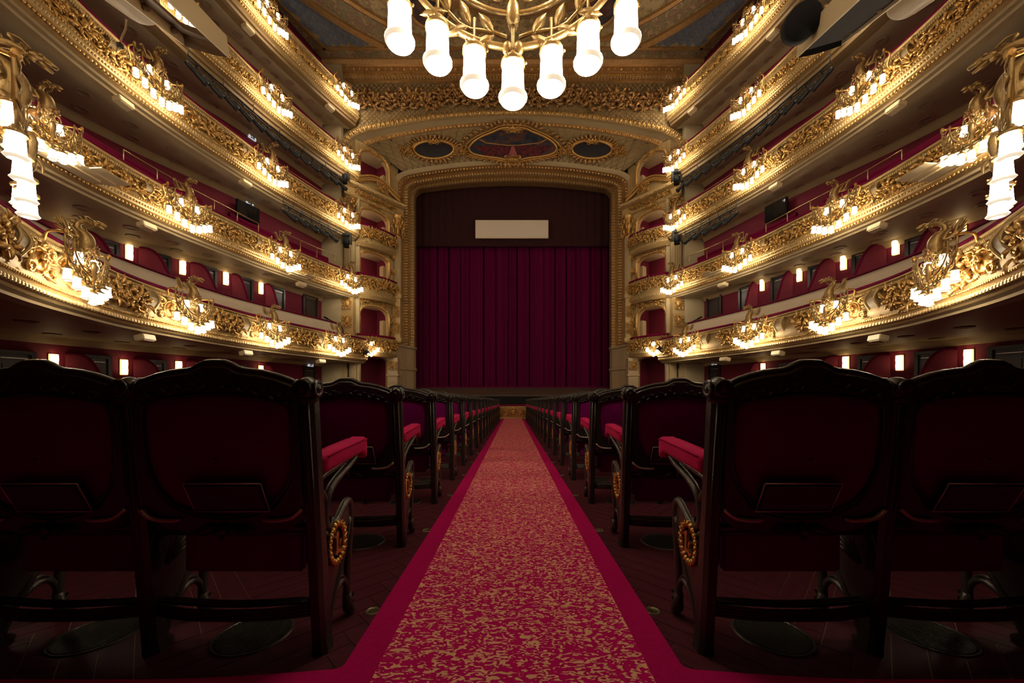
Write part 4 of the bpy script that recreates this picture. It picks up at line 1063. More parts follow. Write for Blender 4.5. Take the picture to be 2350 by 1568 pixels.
def wreath(parent, fine):
    def arc(r, zc, a0, a1, n=26): return [(r*math.sin(a), outy(r*math.sin(a))-.0, zc-r*math.cos(a)) for a in [a0+(a1-a0)*i/n for i in range(n+1)]]
    m = MB()
    for sx in (-1, 1): 
        m.tube(arc(.74, -.14, sx*.03, sx*1.75), .020, 8); p = arc(.74, -.14, sx*.03, sx*1.75)[0]; m.ell((sx*.035, p[1], p[2]-.01), (.033, .03, .045), 8, 6)
    m.build('outer_ring', 'bracket', parent)
    m = MB(); m.tube(arc(.53, -.14, -1.75, 1.75, 40), .017, 8); m.build('inner_ring', 'bracket', parent)
    rn_ = random.Random(5)
    for sx in (-1, 1):
        base = arc(.66, -.16, sx*.06, sx*1.7, 14); bx = MB(); bx.tube([(x, y, z+.02*math.sin(i*1.3)) for i, (x, y, z) in enumerate(base)], [.012*(1-.5*i/14) for i in range(15)], 6)
        for i in range(2, 14, 2):
            for q in range(3): bx.ell((base[i][0]+sx*.01*q, base[i][1]+.015, base[i][2]+.02-.012*q), (.011, .011, .011), 5, 4)
        br = bx.build('laurel_branch', 'bracket', parent); lv = MB()
        for i in range(1, 14, 2):
            p = Vector(base[i]); t = (Vector(base[min(14, i+1)])-Vector(base[i-1])).normalized(); nn = Vector((-t.z, 0, t.x))
            for q in (-1, 1):
                d = t*.75+nn*(q*.75)
                if fine:
                    one = MB(); one.leaf((0, 0, 0), d, (0, -1, -.35), .165*rn_.uniform(.9, 1.1), .058, .12, .005); one.build('leaf', 'bracket', br, p)
                else: lv.leaf(p, d, (0, 1, .2), .165, .065, .12, .006)
        if not fine: lv.build('leaves', 'bracket', br)
    m = MB()                                   # openwork scrolls inside the rings
    for sx in (-1, 1):
        for cx, cz, r, tn in ((.16, -.42, .12, 1.4), (.33, -.30, .10, -1.3), (.12, -.22, .09, 1.2), (.10, -.57, .06, 1.2)):
            pts = [(sx*(cx+(r*(1-.8*i/16))*math.cos(tn*2*PI*i/16)), outy(cx)-.01, cz+(r*(1-.8*i/16))*math.sin(tn*2*PI*i/16)) for i in range(17)]
            m.tube(pts, [.012*(1-.4*i/16) for i in range(17)], 6)
        m.tube([(sx*.03, .5, -.60), (sx*.14, .5, -.52), (sx*.26, .48, -.52), (sx*.36, .46, -.44)], .010, 6)
    m.build('filigree', 'bracket', parent)
    m = MB(); m.lathe([(.0, -.74), (.03, -.73), (.045, -.68), (.042, -.62), (.03, -.58), (.05, -.52), (.055, -.42), (.03, -.34), (0, -.33)], 12, Matrix.Translation((0, .53, 0))); m.tube([(0, .53, -.70), (0, .53, -.93)], .015, 8)
    m.leaf((0, .57, -.60), (0, .3, -1), (0, 1, 0), .13, .07, .2, .01); m.build('centre_drop', 'bracket', parent)
    m = MB()
    m.tube(smooth_pts([(0, -.02, -.42), (0, .14, -.30), (0, .30, -.34), (0, .45, -.42)], 5), [.05]*16, 8)
    m.ell((0, .0, -.42), (.13, .05, .16), 10, 6); m.build('bracket_arm', 'gold', parent)
    for sx in (-1, 1):
        m = MB(); m.tube(smooth_pts([(sx*.72, .46, -.02), (sx*.66, .2, -.02), (sx*.45, .04, -.16), (sx*.5, -.02, -.35)], 5), .022, 7); m.ell((sx*.73, .46, -.01), (.04, .04, .06), 7, 5); m.build('side_branch', 'gold', parent)
    m = MB(); rosette(m, 0, 0, .11, .0, 8); m.xf(Matrix.Translation((0, .56, -.12))); m.build('rosette_boss', 'gold_dark', parent)
def make_bracket(fine, dragon, label):
    t = thing('lamp_bracket', label, 'wall lamp')
    wreath(t, fine)
    if dragon: dragon_mesh(t)
    else:
        m = MB(); 
        for k in range(7): a = PI/2+(k-3)*.35; m.leaf((0, .35, -.18), (math.cos(a), .1, math.sin(a)), (0, 1, 0), .34, .1, .2, .012)
        m.build('palm_crest', 'bracket', t)
    for x, dz in LOWER:
        s_ = place(shade_hi if fine else shade_lo_, 'lamp_shade', t, (x, outy(x), ZLAMP+dz)); h = place(holder_me, 'shade_holder', s_, (0, 0, 0))
    for sx in (-1, 1):
        s_ = place(shade_hi if fine else shade_lo_, 'lamp_shade', t, (sx*.27, .42, -.24)); place(holder_me, 'shade_holder', s_, (0, 0, 0))
    return t
SB = FRONT1.L/2
p, t_, n_ = FRONT1.at(SB)
big = make_bracket(True, True, 'big gilded lamp wreath hanging straight overhead, seven white shades over the aisle'); big.location = Vector((0, 1.80, TIER_Z[0]+.04))
m = MB(); m.tube(smooth_pts([(0, .05, -.42), (0, -.45, -.25), (0, -.93, -.35)], 6), .05, 8); m.ell((0, -.90, -.35), (.14, .05, .18), 10, 6); m.build('long_arm', 'gold', big)
bpy.context.view_layer.update()
dr = make_bracket(False, True, 'x'); pm_ = make_bracket(False, False, 'y')
def bracket(proto, first, path, s_, z, label, grp, u=.05):
    p, t, n = path.at(s_); loc = p+n*u+Vector((0, 0, z)); a = math.atan2(t.y, t.x)
    if not first:
        proto.location = loc; proto.rotation_euler = (0, 0, a); proto['label'] = label; proto['group'] = grp; return proto
    return dup(proto, loc, a, label, grp)
used = {'d': 0, 'p': 0}
for sd, rows_ in (('left', [(0, (780, 632, 448, 203)), (1, (808, 657, 437, 112)), (2, (801, 627, 366)), (3, (801, 637, 405)), (4, (799, 627))]),
                  ('right', [(0, (1570, 1717, 1900, 2143)), (1, (1541, 1690, 1912, 2238)), (2, (1547, 1717, 1972)), (3, (1546, 1710, 1945)), (4, (1547, 1715))])):
    for k, xs in rows_:
        path = FRONT1 if k == 0 else FRONT
        for i, px in enumerate(xs):
            s_ = path.hit(px, .5); key = 'd' if k < 3 else 'p'
            bracket(dr if key == 'd' else pm_, used[key], path, s_, TIER_Z[k]-(.12 if k else 0), 'gilded %s lamp cluster on the %s balcony, %s side, %s from the stage' % ('dragon' if key == 'd' else 'palm crested', TIERN[k], sd, ORD[i]), 'lamp brackets on the balcony fronts'); used[key] += 1
# the two large brackets cut by the frame edges
for sd, px in (('left', 52), ('right', 2302)):
    sx = -1 if sd == 'left' else 1
    s5 = min((((FRONT1.p[i]-Vector((sx*5.6, 3.1, 0))).length, i) for i in range(FRONT1.n)))[1]*FRONT1.L/FRONT1.n
    bracket(dr, 1, FRONT1, s5, TIER_Z[0], 'very large gilded dragon lamp cluster cut off by the %s edge of the picture' % sd, 'lamp brackets on the balcony fronts', .42)
# the same clusters carry on round the back of the horseshoe, above and behind the viewer
for k in (1, 2, 3, 4):
    for i, f_ in enumerate((.36, .43, .5, .57, .64)):
        bracket(pm_, 1, FRONT, FRONT.L*f_, TIER_Z[k]-.12, "palm crested lamp cluster, %s balcony at the hall's back, %s from left" % (TIERN[k], ORD[i]), 'lamp brackets on the balcony fronts')
# small brackets on the lowest stage boxes
for sd, sg, px in (('left', -1, 855), ('right', 1, 1497)):
    Y = 22.0; t = thing('lamp_bracket', 'small lamp cluster on the lowest stage box %s of the curtain' % sd, 'wall lamp', ((px-CX)*Y/F, Y-.3, TIER_Z[0]+.1), PI-sg*.5, 'lamp brackets on the balcony fronts')
    m = MB(); m.tube(smooth_pts([(0, -.15, -.3), (0, .1, -.2), (0, .25, -.35)], 5), .04, 7); m.tube([(.32*math.sin(a), .28, -.5-.32*math.cos(a)) for a in [-1.5+3*i/16 for i in range(17)]], .02, 6)
    for k in range(5): a = PI/2+(k-2)*.4; m.leaf((0, .25, -.2), (math.cos(a), .1, math.sin(a)), (0, 1, 0), .3, .1, .2, .012)
    m.build('bracket_arm', 'bracket', t)
    for x, dz in ((-.36, .3), (-.2, .14), (0, 0), (.2, .14), (.36, .3), (0, .62)):
        s_ = place(shade_lo_, 'lamp_shade', t, (x, .3, -.80+dz)); place(holder_me, 'shade_holder', s_, (0, 0, 0))
# the lamp bracket's own reflection of warm light needs no helper: every shade is an emitter

# ================================================================== RIGS, SPEAKERS, RAILS
def spot_proto():
    t = thing('stage_spotlight', 'x', 'spotlight')
    RX = Matrix.Rotation(-1.98, 4, 'X')
    m = MB(); m.lathe([(0, -.40), (.07, -.40), (.085, -.30), (.085, -.02), (.10, 0), (.10, .24), (.115, .26), (.115, .38), (.098, .38), (.09, .2), (0, .19)], 12, RX)
    for k in range(4): m.lathe([(.088, -.27+.05*k), (.10, -.262+.05*k), (.088, -.25+.05*k)], 12, RX)
    m.build('lamp_body', 'rig', t)
    m = MB(); m.tube([(-.13, 0, 0), (-.14, 0, .12), (-.06, 0, .22), (.06, 0, .22), (.14, 0, .12), (.13, 0, 0)], .014, 6); m.build('yoke', 'rig', t)
    m = MB(); m.tube([(0, 0, .22), (0, 0, .30)], .02, 6); m.box((0, 0, .33), (.06, .08, .09), bev=.01); m.build('hook_clamp', 'rig', t)
    return t
spot = spot_proto(); spot_used = 0
def rig(path, px0, px1, u, z, n, label, lab2, turn):
    global spot_used
    s0 = path.hit(px0, u); s1 = path.hit(px1, u)
    pts = []
    for i in range(25):
        p, t, nn = path.at(s0+(s1-s0)*i/24); pts.append(p+nn*u)
    r0 = thing('lighting_rail', label, 'lighting rail', (0, 0, z))
    m = MB(); m.tube(pts, .03, 8); m.build('rail_pipe', 'rig', r0)
    m = MB(); m.tube([q+Vector((0, 0, -.10+.03*math.sin(i*2.1))) for i, q in enumerate(pts)], .018, 6); m.build('power_cable', 'rig', r0)
    m = MB()
    for i in range(0, 25, 4): m.tube([pts[i], pts[i]+Vector((0, 0, .30))], .014, 6)
    m.build('rail_hanger', 'rig', r0)
    for i in range(n):
        q = s0+(s1-s0)*(i+.5)/n; p, t, nn = path.at(q); loc = p+nn*u+Vector((0, 0, z-.36)); a = math.atan2(t.y, t.x)+turn
        lb = lab2 % ORD[i]
        if spot_used == 0: spot.location = loc; spot.rotation_euler = (0, 0, a); spot['label'] = lb; spot['group'] = 'spotlights on the rails'; o = spot
        else: o = dup(spot, loc, a, lb, 'spotlights on the rails')
        o.scale = (.92,)*3; spot_used += 1
for sd, a0, a1, c0, c1, tr in (('left', 793, 432, 772, 650, PI/2-.2), ('right', 1556, 1905, 1572, 1690, -PI/2+.2)):
    rig(FRONT, a0, a1, .12, TIER_Z[3]-1.82, 13, 'long black lighting rail under the fourth balcony, %s side' % sd, 'black stage spotlight under the fourth balcony, '+sd+' side, %s from the stage', tr)
    rig(FRONT, c0, c1, .10, TIER_Z[2]-1.62, 5, 'short black lighting rail under the third balcony, %s side' % sd, 'black stage spotlight under the third balcony, '+sd+' side, %s from the stage', tr)
for px, py, Y, lb in ((791, 405, 20.3, 'black moving-head light by the stage column under the fourth balcony, left side'), (796, 552, 20.4, 'black moving-head light by the stage column under the third balcony, left side'),
                      (1552, 408, 20.3, 'black moving-head light by the stage column under the fourth balcony, right side'), (1553, 545, 20.4, 'black moving-head light by the stage column under the third balcony, right side')):
    c = P(px, py, Y); t = thing('moving_head_light', lb, 'spotlight', c, 0, 'moving-head lights')
    m = MB(); m.box((0, 0, .32), (.42, .32, .18), bev=.03); m.build('light_base', 'rig', t)
    m = MB()
    for sx in (-1, 1): m.box((sx*.22, 0, .02), (.06, .2, .5), bev=.02)
    m.build('light_yoke', 'rig', t)
    m = MB(); m.ell((0, -.02, -.10), (.17, .17, .26), 10, 8); m.lathe([(.15, -.02), (.15, .04), (.0, .02)], 12, Matrix.Translation((0, -.05, -.36)) @ Matrix.Rotation(PI, 4, 'X')); m.build('light_head', 'black', t)
    m = MB(); m.tube([(0, 0, .41), (0, .0, .7)], .03, 6); m.build('hook_clamp', 'steel', t)
# beige speakers tucked under the balcony fronts
def soffit_box(k, px, label):
    path = FRONT1 if k == 0 else FRONT; s_ = path.hit(px, -.25); p, t, n = path.at(s_); z = LOWCORN[k][1]
    th_ = thing('soffit_speaker', label, 'speaker', p+n*(-.22)+Vector((0, 0, z-.02)), math.atan2(t.y, t.x), 'small speakers under the balcony fronts')
    m = MB(); m.box((0, 0, -.10), (.42, .26, .16), Matrix.Rotation(.25, 3, 'X'), bev=.015); m.build('speaker_case', 'beige_metal', th_)
    m = MB(); m.box((0, .02, -.19), (.34, .18, .02), Matrix.Rotation(.25, 3, 'X')); m.build('speaker_grille', 'beige_metal', th_)
    m = MB(); m.box((0, -.02, 0), (.08, .08, .08)); m.build('mount', 'brown_metal', th_)
for k, xl, xr in ((0, (330, 563, 735), (2018, 1787, 1665)), (1, (335, 690), (2015, 1660)), (2, (281, 562), (2058, 1781)), (4, (568, 756), (1775, 1590))):
    for sd, xs in (('left', sorted(xl, reverse=True)), ('right', sorted(xr))):
        for i, px in enumerate(xs): soffit_box(k, px, 'small beige speaker box under the %s balcony front, %s side, %s from the stage' % (TIERN[k], sd, ORD[i]))
# fold-out beige panels standing out of the second balcony
for sd, px, py in (('left', 165, 378), ('right', 2190, 367), ('left', 690, 632), ('right', 1640, 625)):
    far = 600 < px < 1700; s_ = FRONT.hit(px, .3); p, t, n = FRONT.at(s_)
    z = E+(HY-py)*(p+n*.3).y/F
    t_ = thing('ledge_panel', 'flat beige fold-out ledge on the second balcony, %s side, %s' % (sd, 'near the stage' if far else 'beside the big lamp'), 'ledge', p+n*.15+Vector((0, 0, z)), math.atan2(t.y, t.x)+(.5 if sd == 'left' else -.5)*0, 'fold-out ledges')
    k = .62 if far else 1.0
    m = MB(); m.box((0, .15*k, 0), (1.7*k, .5*k, .05)); m.box((.1*k, .1*k, -.07), (1.4*k, .3*k, .05)); m.build('ledge_beam', 'beige_metal', t_)
    m = MB(); m.box((-.55*k if sd == 'left' else .55*k, .42*k, .03), (.8*k, .5*k, .025), Matrix.Rotation(.12, 3, 'X')); m.build('ledge_flap', 'beige_metal', t_)
# brass handrails on the second balcony and their posts, thin rails on the third and fourth
def handrail(k, px0, px1, n, label, h=.95, u=-.40, m_='brass', drop=True):
    s0 = FRONT.hit(px0, u); s1 = FRONT.hit(px1, u); t_ = thing('handrail', label, 'handrail', (0, 0, TIER_Z[k]), 0, 'balcony handrails')
    pts = []
    for i in range(21):
        p, t, nn = FRONT.at(s0+(s1-s0)*i/20); pts.append(p+nn*u+Vector((0, 0, h)))
    m = MB(); m.tube(pts, .022, 7); m.build('top_rail', m_, t_)
    for i in range(n):
        q = pts[int(round(i*20/(n-1)))]; m = MB(); m.tube([q, q-Vector((0, 0, h+.1))], .018, 6); m.build('post', m_, t_)
for sd, a, b_, c, d in (('left', 593, 283, 768, 642), ('right', 1758, 2070, 1582, 1706)):
    handrail(1, a, b_, 6, 'long brass handrail over the second balcony rail, %s side' % sd, .62); handrail(1, c, d, 4, 'short brass handrail at the stage end of the second balcony, %s side' % sd, .75)
    handrail(2, 775 if sd == 'left' else 1575, 640 if sd == 'left' else 1712, 6, 'thin handrail behind the third balcony rail, %s side' % sd, .30, -.3)
    handrail(3, 775 if sd == 'left' else 1575, 680 if sd == 'left' else 1670, 5, 'thin handrail behind the fourth balcony rail, %s side' % sd, .30, -.3)
# dark monitors on the second balcony
for sd, px, py in (('left', 569, 487), ('right', 1781, 482)):
    s_, p, t, n, z_ = wall_at(px, py, .35); t_ = thing('wall_monitor', 'dark glossy monitor hanging below the exit sign on the second balcony, %s side' % sd, 'monitor', (p.x, p.y, z_), math.atan2(t.y, t.x), 'wall monitors')
    m = MB(); m.box((0, 0, 0), (1.0, .12, .72), bev=.02); m.build('monitor_case', 'black', t_)
    m = MB(); m.box((0, .065, 0), (.9, .012, .6)); m.build('monitor_glass', mat('monitor_glass_%s' % sd, (.01, .01, .012), .08, 0, .05), t_)
    m = MB(); m.tube([(0, -.05, .2), (0, -.33, .2)], .04, 6); m.build('wall_arm', 'black', t_)
# beige steel housings hung overhead, their long axis rising towards the stage
DV = Vector((-.401, 1, .562)).normalized()
def axes(sg):
    dd = DV.copy() if sg < 0 else Vector((-DV.x, DV.y, DV.z))
    xx = dd.cross(Vector((0, 0, 1))).normalized(); return dd, xx, xx.cross(dd)
def plate(mb, pts, off):
    o = Vector(off); n = len(pts); v = [Vector(p) for p in pts]+[Vector(p)+o for p in pts]
    mb.add(v, [tuple(range(n)), tuple(range(2*n-1, n-1, -1))]+[(i, n+i, n+(i+1) % n, (i+1) % n) for i in range(n)], False)
def frame_housing(sg, label, inner):
    """open frame: two long side plates, a curved end plate and an inner ledge"""
    dd, xx, zz = axes(sg); Y = 4.5; E_ = P(CX+sg*657, 82, Y); t_ = thing('projector_housing', label, 'housing', E_)
    x = xx*(1 if sg < 0 else -1)*-1           # from the aisle side plate towards the side wall
    if (x.x > 0) != (sg > 0): x = -x
    Lh, W, H = 2.0, .46, .21; dn = -zz*H
    m = MB(); plate(m, [Vector(), -dd*Lh, -dd*Lh+dn, dn+dd*.02], x*.02); m.build('side_plate', 'beige_metal', t_)
    m = MB(); plate(m, [x*W, x*W-dd*Lh, x*W-dd*Lh+dn, x*W+dn], -x*.02); m.build('side_plate', 'beige_metal', t_)
    m = MB(); rows = [[], []]
    for i in range(13):
        q = i/12; p = x*(W*q)+dd*(.10*math.sin(PI*q)**.8); rows[0].append(p); rows[1].append(p+dn)
    m.loft(rows); m.loft([[p-dd*.02 for p in r] for r in rows]); m.build('end_plate', 'brown_metal' if inner == 'brown' else 'black', t_)
    m = MB(); plate(m, [x*W*.98+dn*.55, x*W*.98-dd*Lh+dn*.55, x*W*.62-dd*Lh+dn*.55, x*W*.70-dd*.35+dn*.55, x*W*.2-dd*.12+dn*.55, x*W*.15+dn*.55], zz*.03); m.build('inner_ledge', 'brown_metal' if inner == 'brown' else 'black', t_)
    for k in (.35, 1.0):
        m = MB(); m.ell(x*W*.9-dd*k+dn*.75, (.035, .035, .035), 8, 6); m.build('fixing_knob', 'brown_metal', t_)
    if inner == 'black':
        m = MB(); plate(m, [x*W*.95+dn*.1-dd*.1, x*W*.95-dd*Lh+dn*.1, x*.05-dd*Lh+dn*.1, x*.05-dd*.1+dn*.1], dn*.75); m.build('projector_body', 'black', t_)
        Mx = Matrix((x, zz, dd)).transposed().to_4x4(); m = MB(); m.lathe([(0, 0), (.16, 0), (.17, .03), (.17, .2), (.14, .24), (.12, .2), (0, .2)], 20, Matrix.Translation(-x*.14-dd*.75+dn*.1) @ Mx); m.build('projector_lens', 'black', t_)
    m = MB(); m.tube([x*W*.5-dd*1.6, x*W*.5-dd*1.6+Vector((0, 0, 2.2))], .03, 8); m.tube([x*.0-dd*1.6, x*W-dd*1.6], .03, 6); m.build('hanger', 'steel', t_)
    return t_
def round_housing(sg, px, py, label, W):
    dd, xx, zz = axes(sg); Y = 4.4; c = P(CX+sg*px, py, Y); t_ = thing('projector_housing', label, 'housing', c)
    x = xx if (xx.x > 0) == (sg < 0) else -xx      # towards the aisle
    prof = [(W*.5*math.cos(a), -W*.42*math.sin(a)) for a in [PI*i/14 for i in range(15)]]+[(-W*.5, .3), (W*.5, .3)]
    m = MB(); rows = []
    for k, sc2 in ((.03, .72), (.012, .9), (-.02, .98), (-.08, 1), (-1.8, 1)):
        rows.append([x*(p*sc2)+zz*(q*sc2)+dd*k for p, q in prof])
    m.loft(rows, closed=True); m.add(rows[0], [tuple(range(len(prof)))], False); m.build('housing_shell', 'beige_metal', t_)
    m = MB(); m.tube([-x*W*.5-zz*.0-dd*1.8, -x*W*.5-zz*.0-dd*.05], .012, 6); m.build('edge_strip', 'brown_metal', t_)
    m = MB(); m.tube([-dd*1.4+zz*.25, -dd*1.4+Vector((0, 0, 2.2))], .03, 8); m.build('hanger', 'steel', t_)
frame_housing(-1, 'open beige frame housing at the top left, a gold front seen through it', 'brown')
frame_housing(1, 'beige frame housing holding a black projector at the top right', 'black')
round_housing(-1, 855, 14, 'closed rounded beige housing at the top left edge', .42)
round_housing(1, 902, 6, 'closed rounded beige housing at the top right edge', .38)
c0 = P(290, 45, 5.0); c1 = P(276, 100, 5.15)
t_ = thing('hanging_cable', 'thin pale cable hanging from the left beige housing', 'cable', c1)
m = MB(); m.tube(smooth_pts([c0-c1, (c0-c1)*.6+Vector((.02, 0, 0)), (c0-c1)*.25+Vector((-.0, 0, .0)), Vector((0, 0, 0))], 6), .012, 6); m.build('cable_cord', 'stone', t_)
m = MB(); m.box((0, 0, -.03), (.06, .06, .07), bev=.01); m.build('plug', 'iron', t_)
# microphone booms and stands by the stage boxes
for sd, sg in (('left', -1), ('right', 1)):
    c = P(CX+sg*-0 + sg*390, 772, 20.6); t_ = thing('microphone_boom', 'black microphone boom rising from the stage end of the lowest balcony, %s side' % sd, 'microphone stand', c, 0, 'microphone booms')
    m = MB(); m.tube([(0, 0, -.3), (0, 0, .35)], .03, 7); m.build('boom_post', 'black', t_)
    m = MB(); m.tube(smooth_pts([(0, 0, .35), (sg*.2, 0, .62), (sg*.85, 0, .98)], 5), .025, 6); m.build('boom_arm', 'black', t_)
    m = MB(); m.tube([(sg*.82, 0, .96), (sg*1.05, 0, 1.08)], .045, 8); m.build('microphone', 'black', t_)
    c = P(CX+sg*378, 895, 20.8); t_ = thing('pole_stand', 'thin black pole standing against the cream pier, %s side' % sd, 'stand', (c.x, c.y, .2), 0, 'pole stands')
    m = MB(); m.tube([(0, 0, .0), (0, 0, 2.5)], .035, 8); m.build('pole', 'black', t_); m = MB(); m.box((0, -.03, 2.15), (.1, .12, .3), bev=.02); m.build('pole_clamp', 'black', t_); m = MB(); m.lathe([(.0, .05), (.2, .04), (.22, 0), (0, 0)], 12); m.build('pole_base', 'black', t_)
    c = P(CX+sg*345, 806, 20.9); t_ = thing('side_spotlight', 'small black spotlight pair hung at the end of the lowest balcony, %s side' % sd, 'spotlight', c, 0, 'side spotlights')
    for k in (-1, 1):
        m = MB(); m.lathe([(0, -.2), (.1, -.18), (.11, .12), (.13, .14), (.13, .2), (0, .18)], 10, Matrix.Translation((k*.16, 0, -.1*k)) @ Matrix.Rotation(.9*k, 4, 'Y')); m.build('lamp_body', 'rig', t_)
    m = MB(); m.tube([(0, 0, -.3), (0, 0, .45)], .025, 6); m.build('hook_clamp', 'rig', t_)
# ================================================================== STALLS
cp = thing('aisle_carpet', 'long crimson aisle runner with gold flecks and plain crimson borders', 'carpet'); cp.rotation_euler = (-math.atan(SL), 0, 0)
m = MB(); m.box((0, 9.2, .008), (.90, 19.3, .014)); m.build('flecked_field', 'carpet', cp)
for sx in (-1, 1):
    m = MB(); m.box((sx*.508, 9.87, .007), (.12, 17.96, .012)); m.build('plain_border', 'carpet_plain', cp)
ck = thing('cross_carpet', 'plain crimson carpet across the back of the stalls, at the bottom edge', 'carpet'); ck.rotation_euler = (-math.atan(SL), 0, 0)
for sx in (-1, 1):
    m = MB(); out = [(.449, 1.25), (.568, 1.25), (.572, 1.235)]+[(.59+.6*i/6, 1.225-.045*math.sin(i/6*1.57)) for i in range(0, 7)]+[(3.2, 1.18), (3.2, -.4), (.449, -.4)]
    if sx < 0: out = [(-x, y) for x, y in out][::-1]
    vs_ = [Vector((x, y, z_)) for z_ in (.001, .014) for x, y in out]; n = len(out)
    m.add(vs_, [tuple(range(n, 2*n))]+[(i, (i+1) % n, n+(i+1) % n, n+i) for i in range(n)], False); m.build('carpet_wing', 'carpet_plain', ck)

# ---- theatre chair: origin on the floor under the top of the back, +Y to the stage
def LY(z): return .095-.097*z
def back_pairs():
    R_ = [(0, 1.030, 0, .925), (.032, 1.029, .032, .925), (.055, 1.019, .055, .924), (.072, 1.008, .072, .922), (.09, 1.003, .09, .920), (.15, .996, .14, .914), (.20, .984, .185, .906), (.245, .968, .225, .896), (.275, .953, .243, .882), (.280, .88, .250, .85), (.280, .78, .252, .76), (.280, .68, .246, .68), (.280, .60, .222, .61), (.280, .52, .17, .55), (.22, .455, .10, .52), (.10, .44, .05, .508), (0, .437, 0, .505)]
    return R_
def chair_proto(sd, aisle):
    """sd: side of the hall (-1 left, 1 right). The chair owns the standard on the side away from the aisle; the aisle chair owns both."""
    t = thing('theatre_chair', 'x', 'chair'); pr_ = back_pairs(); full = pr_+[(-a, b_, -c, d) for a, b_, c, d in pr_[-2:0:-1]]
    m = MB(); rows = [[], [], [], [], [], []]
    for ox, oz, ix, iz in full:
        mx, mz = (ox+ix)/2, (oz+iz)/2
        for q, (x, z, dy) in enumerate(((ix, iz, .016), (ix, iz, -.014), (ix+(mx-ix)*.3, iz+(mz-iz)*.3, -.024), (ox+(mx-ox)*.3, oz+(mz-oz)*.3, -.024), (ox, oz, -.012), (ox, oz, .016))): rows[q].append(Vector((x, LY(z)+dy, z)))
    m.loft(rows, closed=True, ring=True, smooth=False)
    m.tube([(a, LY(b_)-.022, b_) for _, _, a, b_ in full], .006, 5, closed=True)
    top = [(x, LY(z)-.004, z) for x, z in [(a, b_) for a, b_, _, _ in pr_[:9]]]
    m.tube([(-x, y, z) for x, y, z in top[::-1]]+top[1:], .014, 7); m.build('back_frame', 'wood_dark', t)
    for sx in (-1, 1):
        m = MB(); rnd = random.Random(4); m.tube([(sx*(.02+.05*i), LY(.96)-.022, .962-.10*.05*i-.3*(.05*i)**2) for i in range(5)], .004, 4)
        for i in range(9):
            x = .02+i*.026; z = .958-.10*x-.3*x*x*2; m.leaf((sx*x, LY(z)-.025, z), (sx, -.2, .5 if i % 2 else -.5), (0, -1, 0), .035, .018, .2, .003)
        spiral_pts = [(sx*(.04+.018*math.cos(a*.5)*(1-a/16)), LY(.98)-.026, .985+.018*math.sin(a*.5)*(1-a/16)) for a in range(14)]; m.tube(spiral_pts, .004, 4)
        m.build('crest_carving', 'wood_dark', t)
    m = MB()
    for dy, k in ((-.010, -1), (.020, 1)):
        rr = []
        for q in (1, .82, .4, 0.02):
            rr.append([Vector((c*q, LY(.71+(d-.71)*q)+dy+k*.028*(1-q**3), .71+(d-.71)*q)) for _, _, c, d in full])
        m.loft(rr, closed=True)
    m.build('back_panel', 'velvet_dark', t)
    # pewter ribs on the lower rail
    m = MB()
    for sx in (-1, 1): m.tube(smooth_pts([(sx*.275, LY(.54)-.03, .535), (sx*.235, LY(.51)-.035, .505), (sx*.17, LY(.5)-.035, .497), (sx*.14, LY(.5)-.03, .50)], 4), [.011]*12+[.006], 7, flat=.6)
    m.build('rib', 'trim_metal', t)
    m = MB(); m.tube([(-.28, LY(.46), .462), (.28, LY(.46), .462)], .016, 7); m.tube([(-.285, .075, .435), (.285, .075, .435)], .012, 6); m.build('lower_rail', 'wood_dark', t)
    # folded-up seat
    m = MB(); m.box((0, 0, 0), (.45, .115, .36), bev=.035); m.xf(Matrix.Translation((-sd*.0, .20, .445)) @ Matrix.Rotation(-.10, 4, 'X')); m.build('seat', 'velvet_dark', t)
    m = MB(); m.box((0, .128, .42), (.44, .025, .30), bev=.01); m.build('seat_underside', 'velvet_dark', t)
    m = MB()
    for q in range(4): m.tube(smooth_pts([(-.28, .075, .142+.011*q), (-.12, .045-.002*q, .142+.011*q), (.12, .045-.002*q, .142+.011*q), (.28, .075, .142+.011*q)], 5), .0075, 6)
    for q in range(3): m.tube(smooth_pts([(-.28, .088+.012*q, .179), (0, .062+.012*q, .179), (.28, .088+.012*q, .179)], 5), .0075, 6)
    m.build('foot_rail', 'wood_dark', t)
    # swivel subtitle screen on the back
    m = MB(); Mx = Matrix.Translation((sd*-.04, -.005, .585)) @ Matrix.Rotation(.42, 4, 'X')
    m.box((0, 0, 0), (.255, .018, .118), bev=.004); m.box((0, .02, -.02), (.07, .05, .06)); m.xf(Mx); s_ = m.build('subtitle_screen', 'black', t)
    m = MB(); m.box((0, -.0105, .002), (.235, .004, .094)); m.xf(Mx); m.build('display', mat('dim_display', (.06, .066, .06), .25, 0, .1), s_)
    m = MB(); 
    for a, c in (((-.127, -.058), (.127, -.058)), ((.127, -.058), (.127, .058)), ((-.127, -.058), (-.127, .058)), ((-.127, .058), (.127, .058))): m.tube([(a[0], -.009, a[1]), (c[0], -.009, c[1])], .0028, 4)
    m.xf(Mx); m.build('bezel', 'trim_metal', s_)
    m = MB(); m.leaf((0, LY(.5)-.02, .49), (0, -.2, -1), (0, -1, 0), .06, .05, .3, .008); 
    for sx in (-1, 1): m.leaf((sx*.02, LY(.5)-.02, .475), (sx, -.2, -.3), (0, -1, 0), .08, .035, .3, .006)
    m.build('lower_carving', 'wood_dark', t)
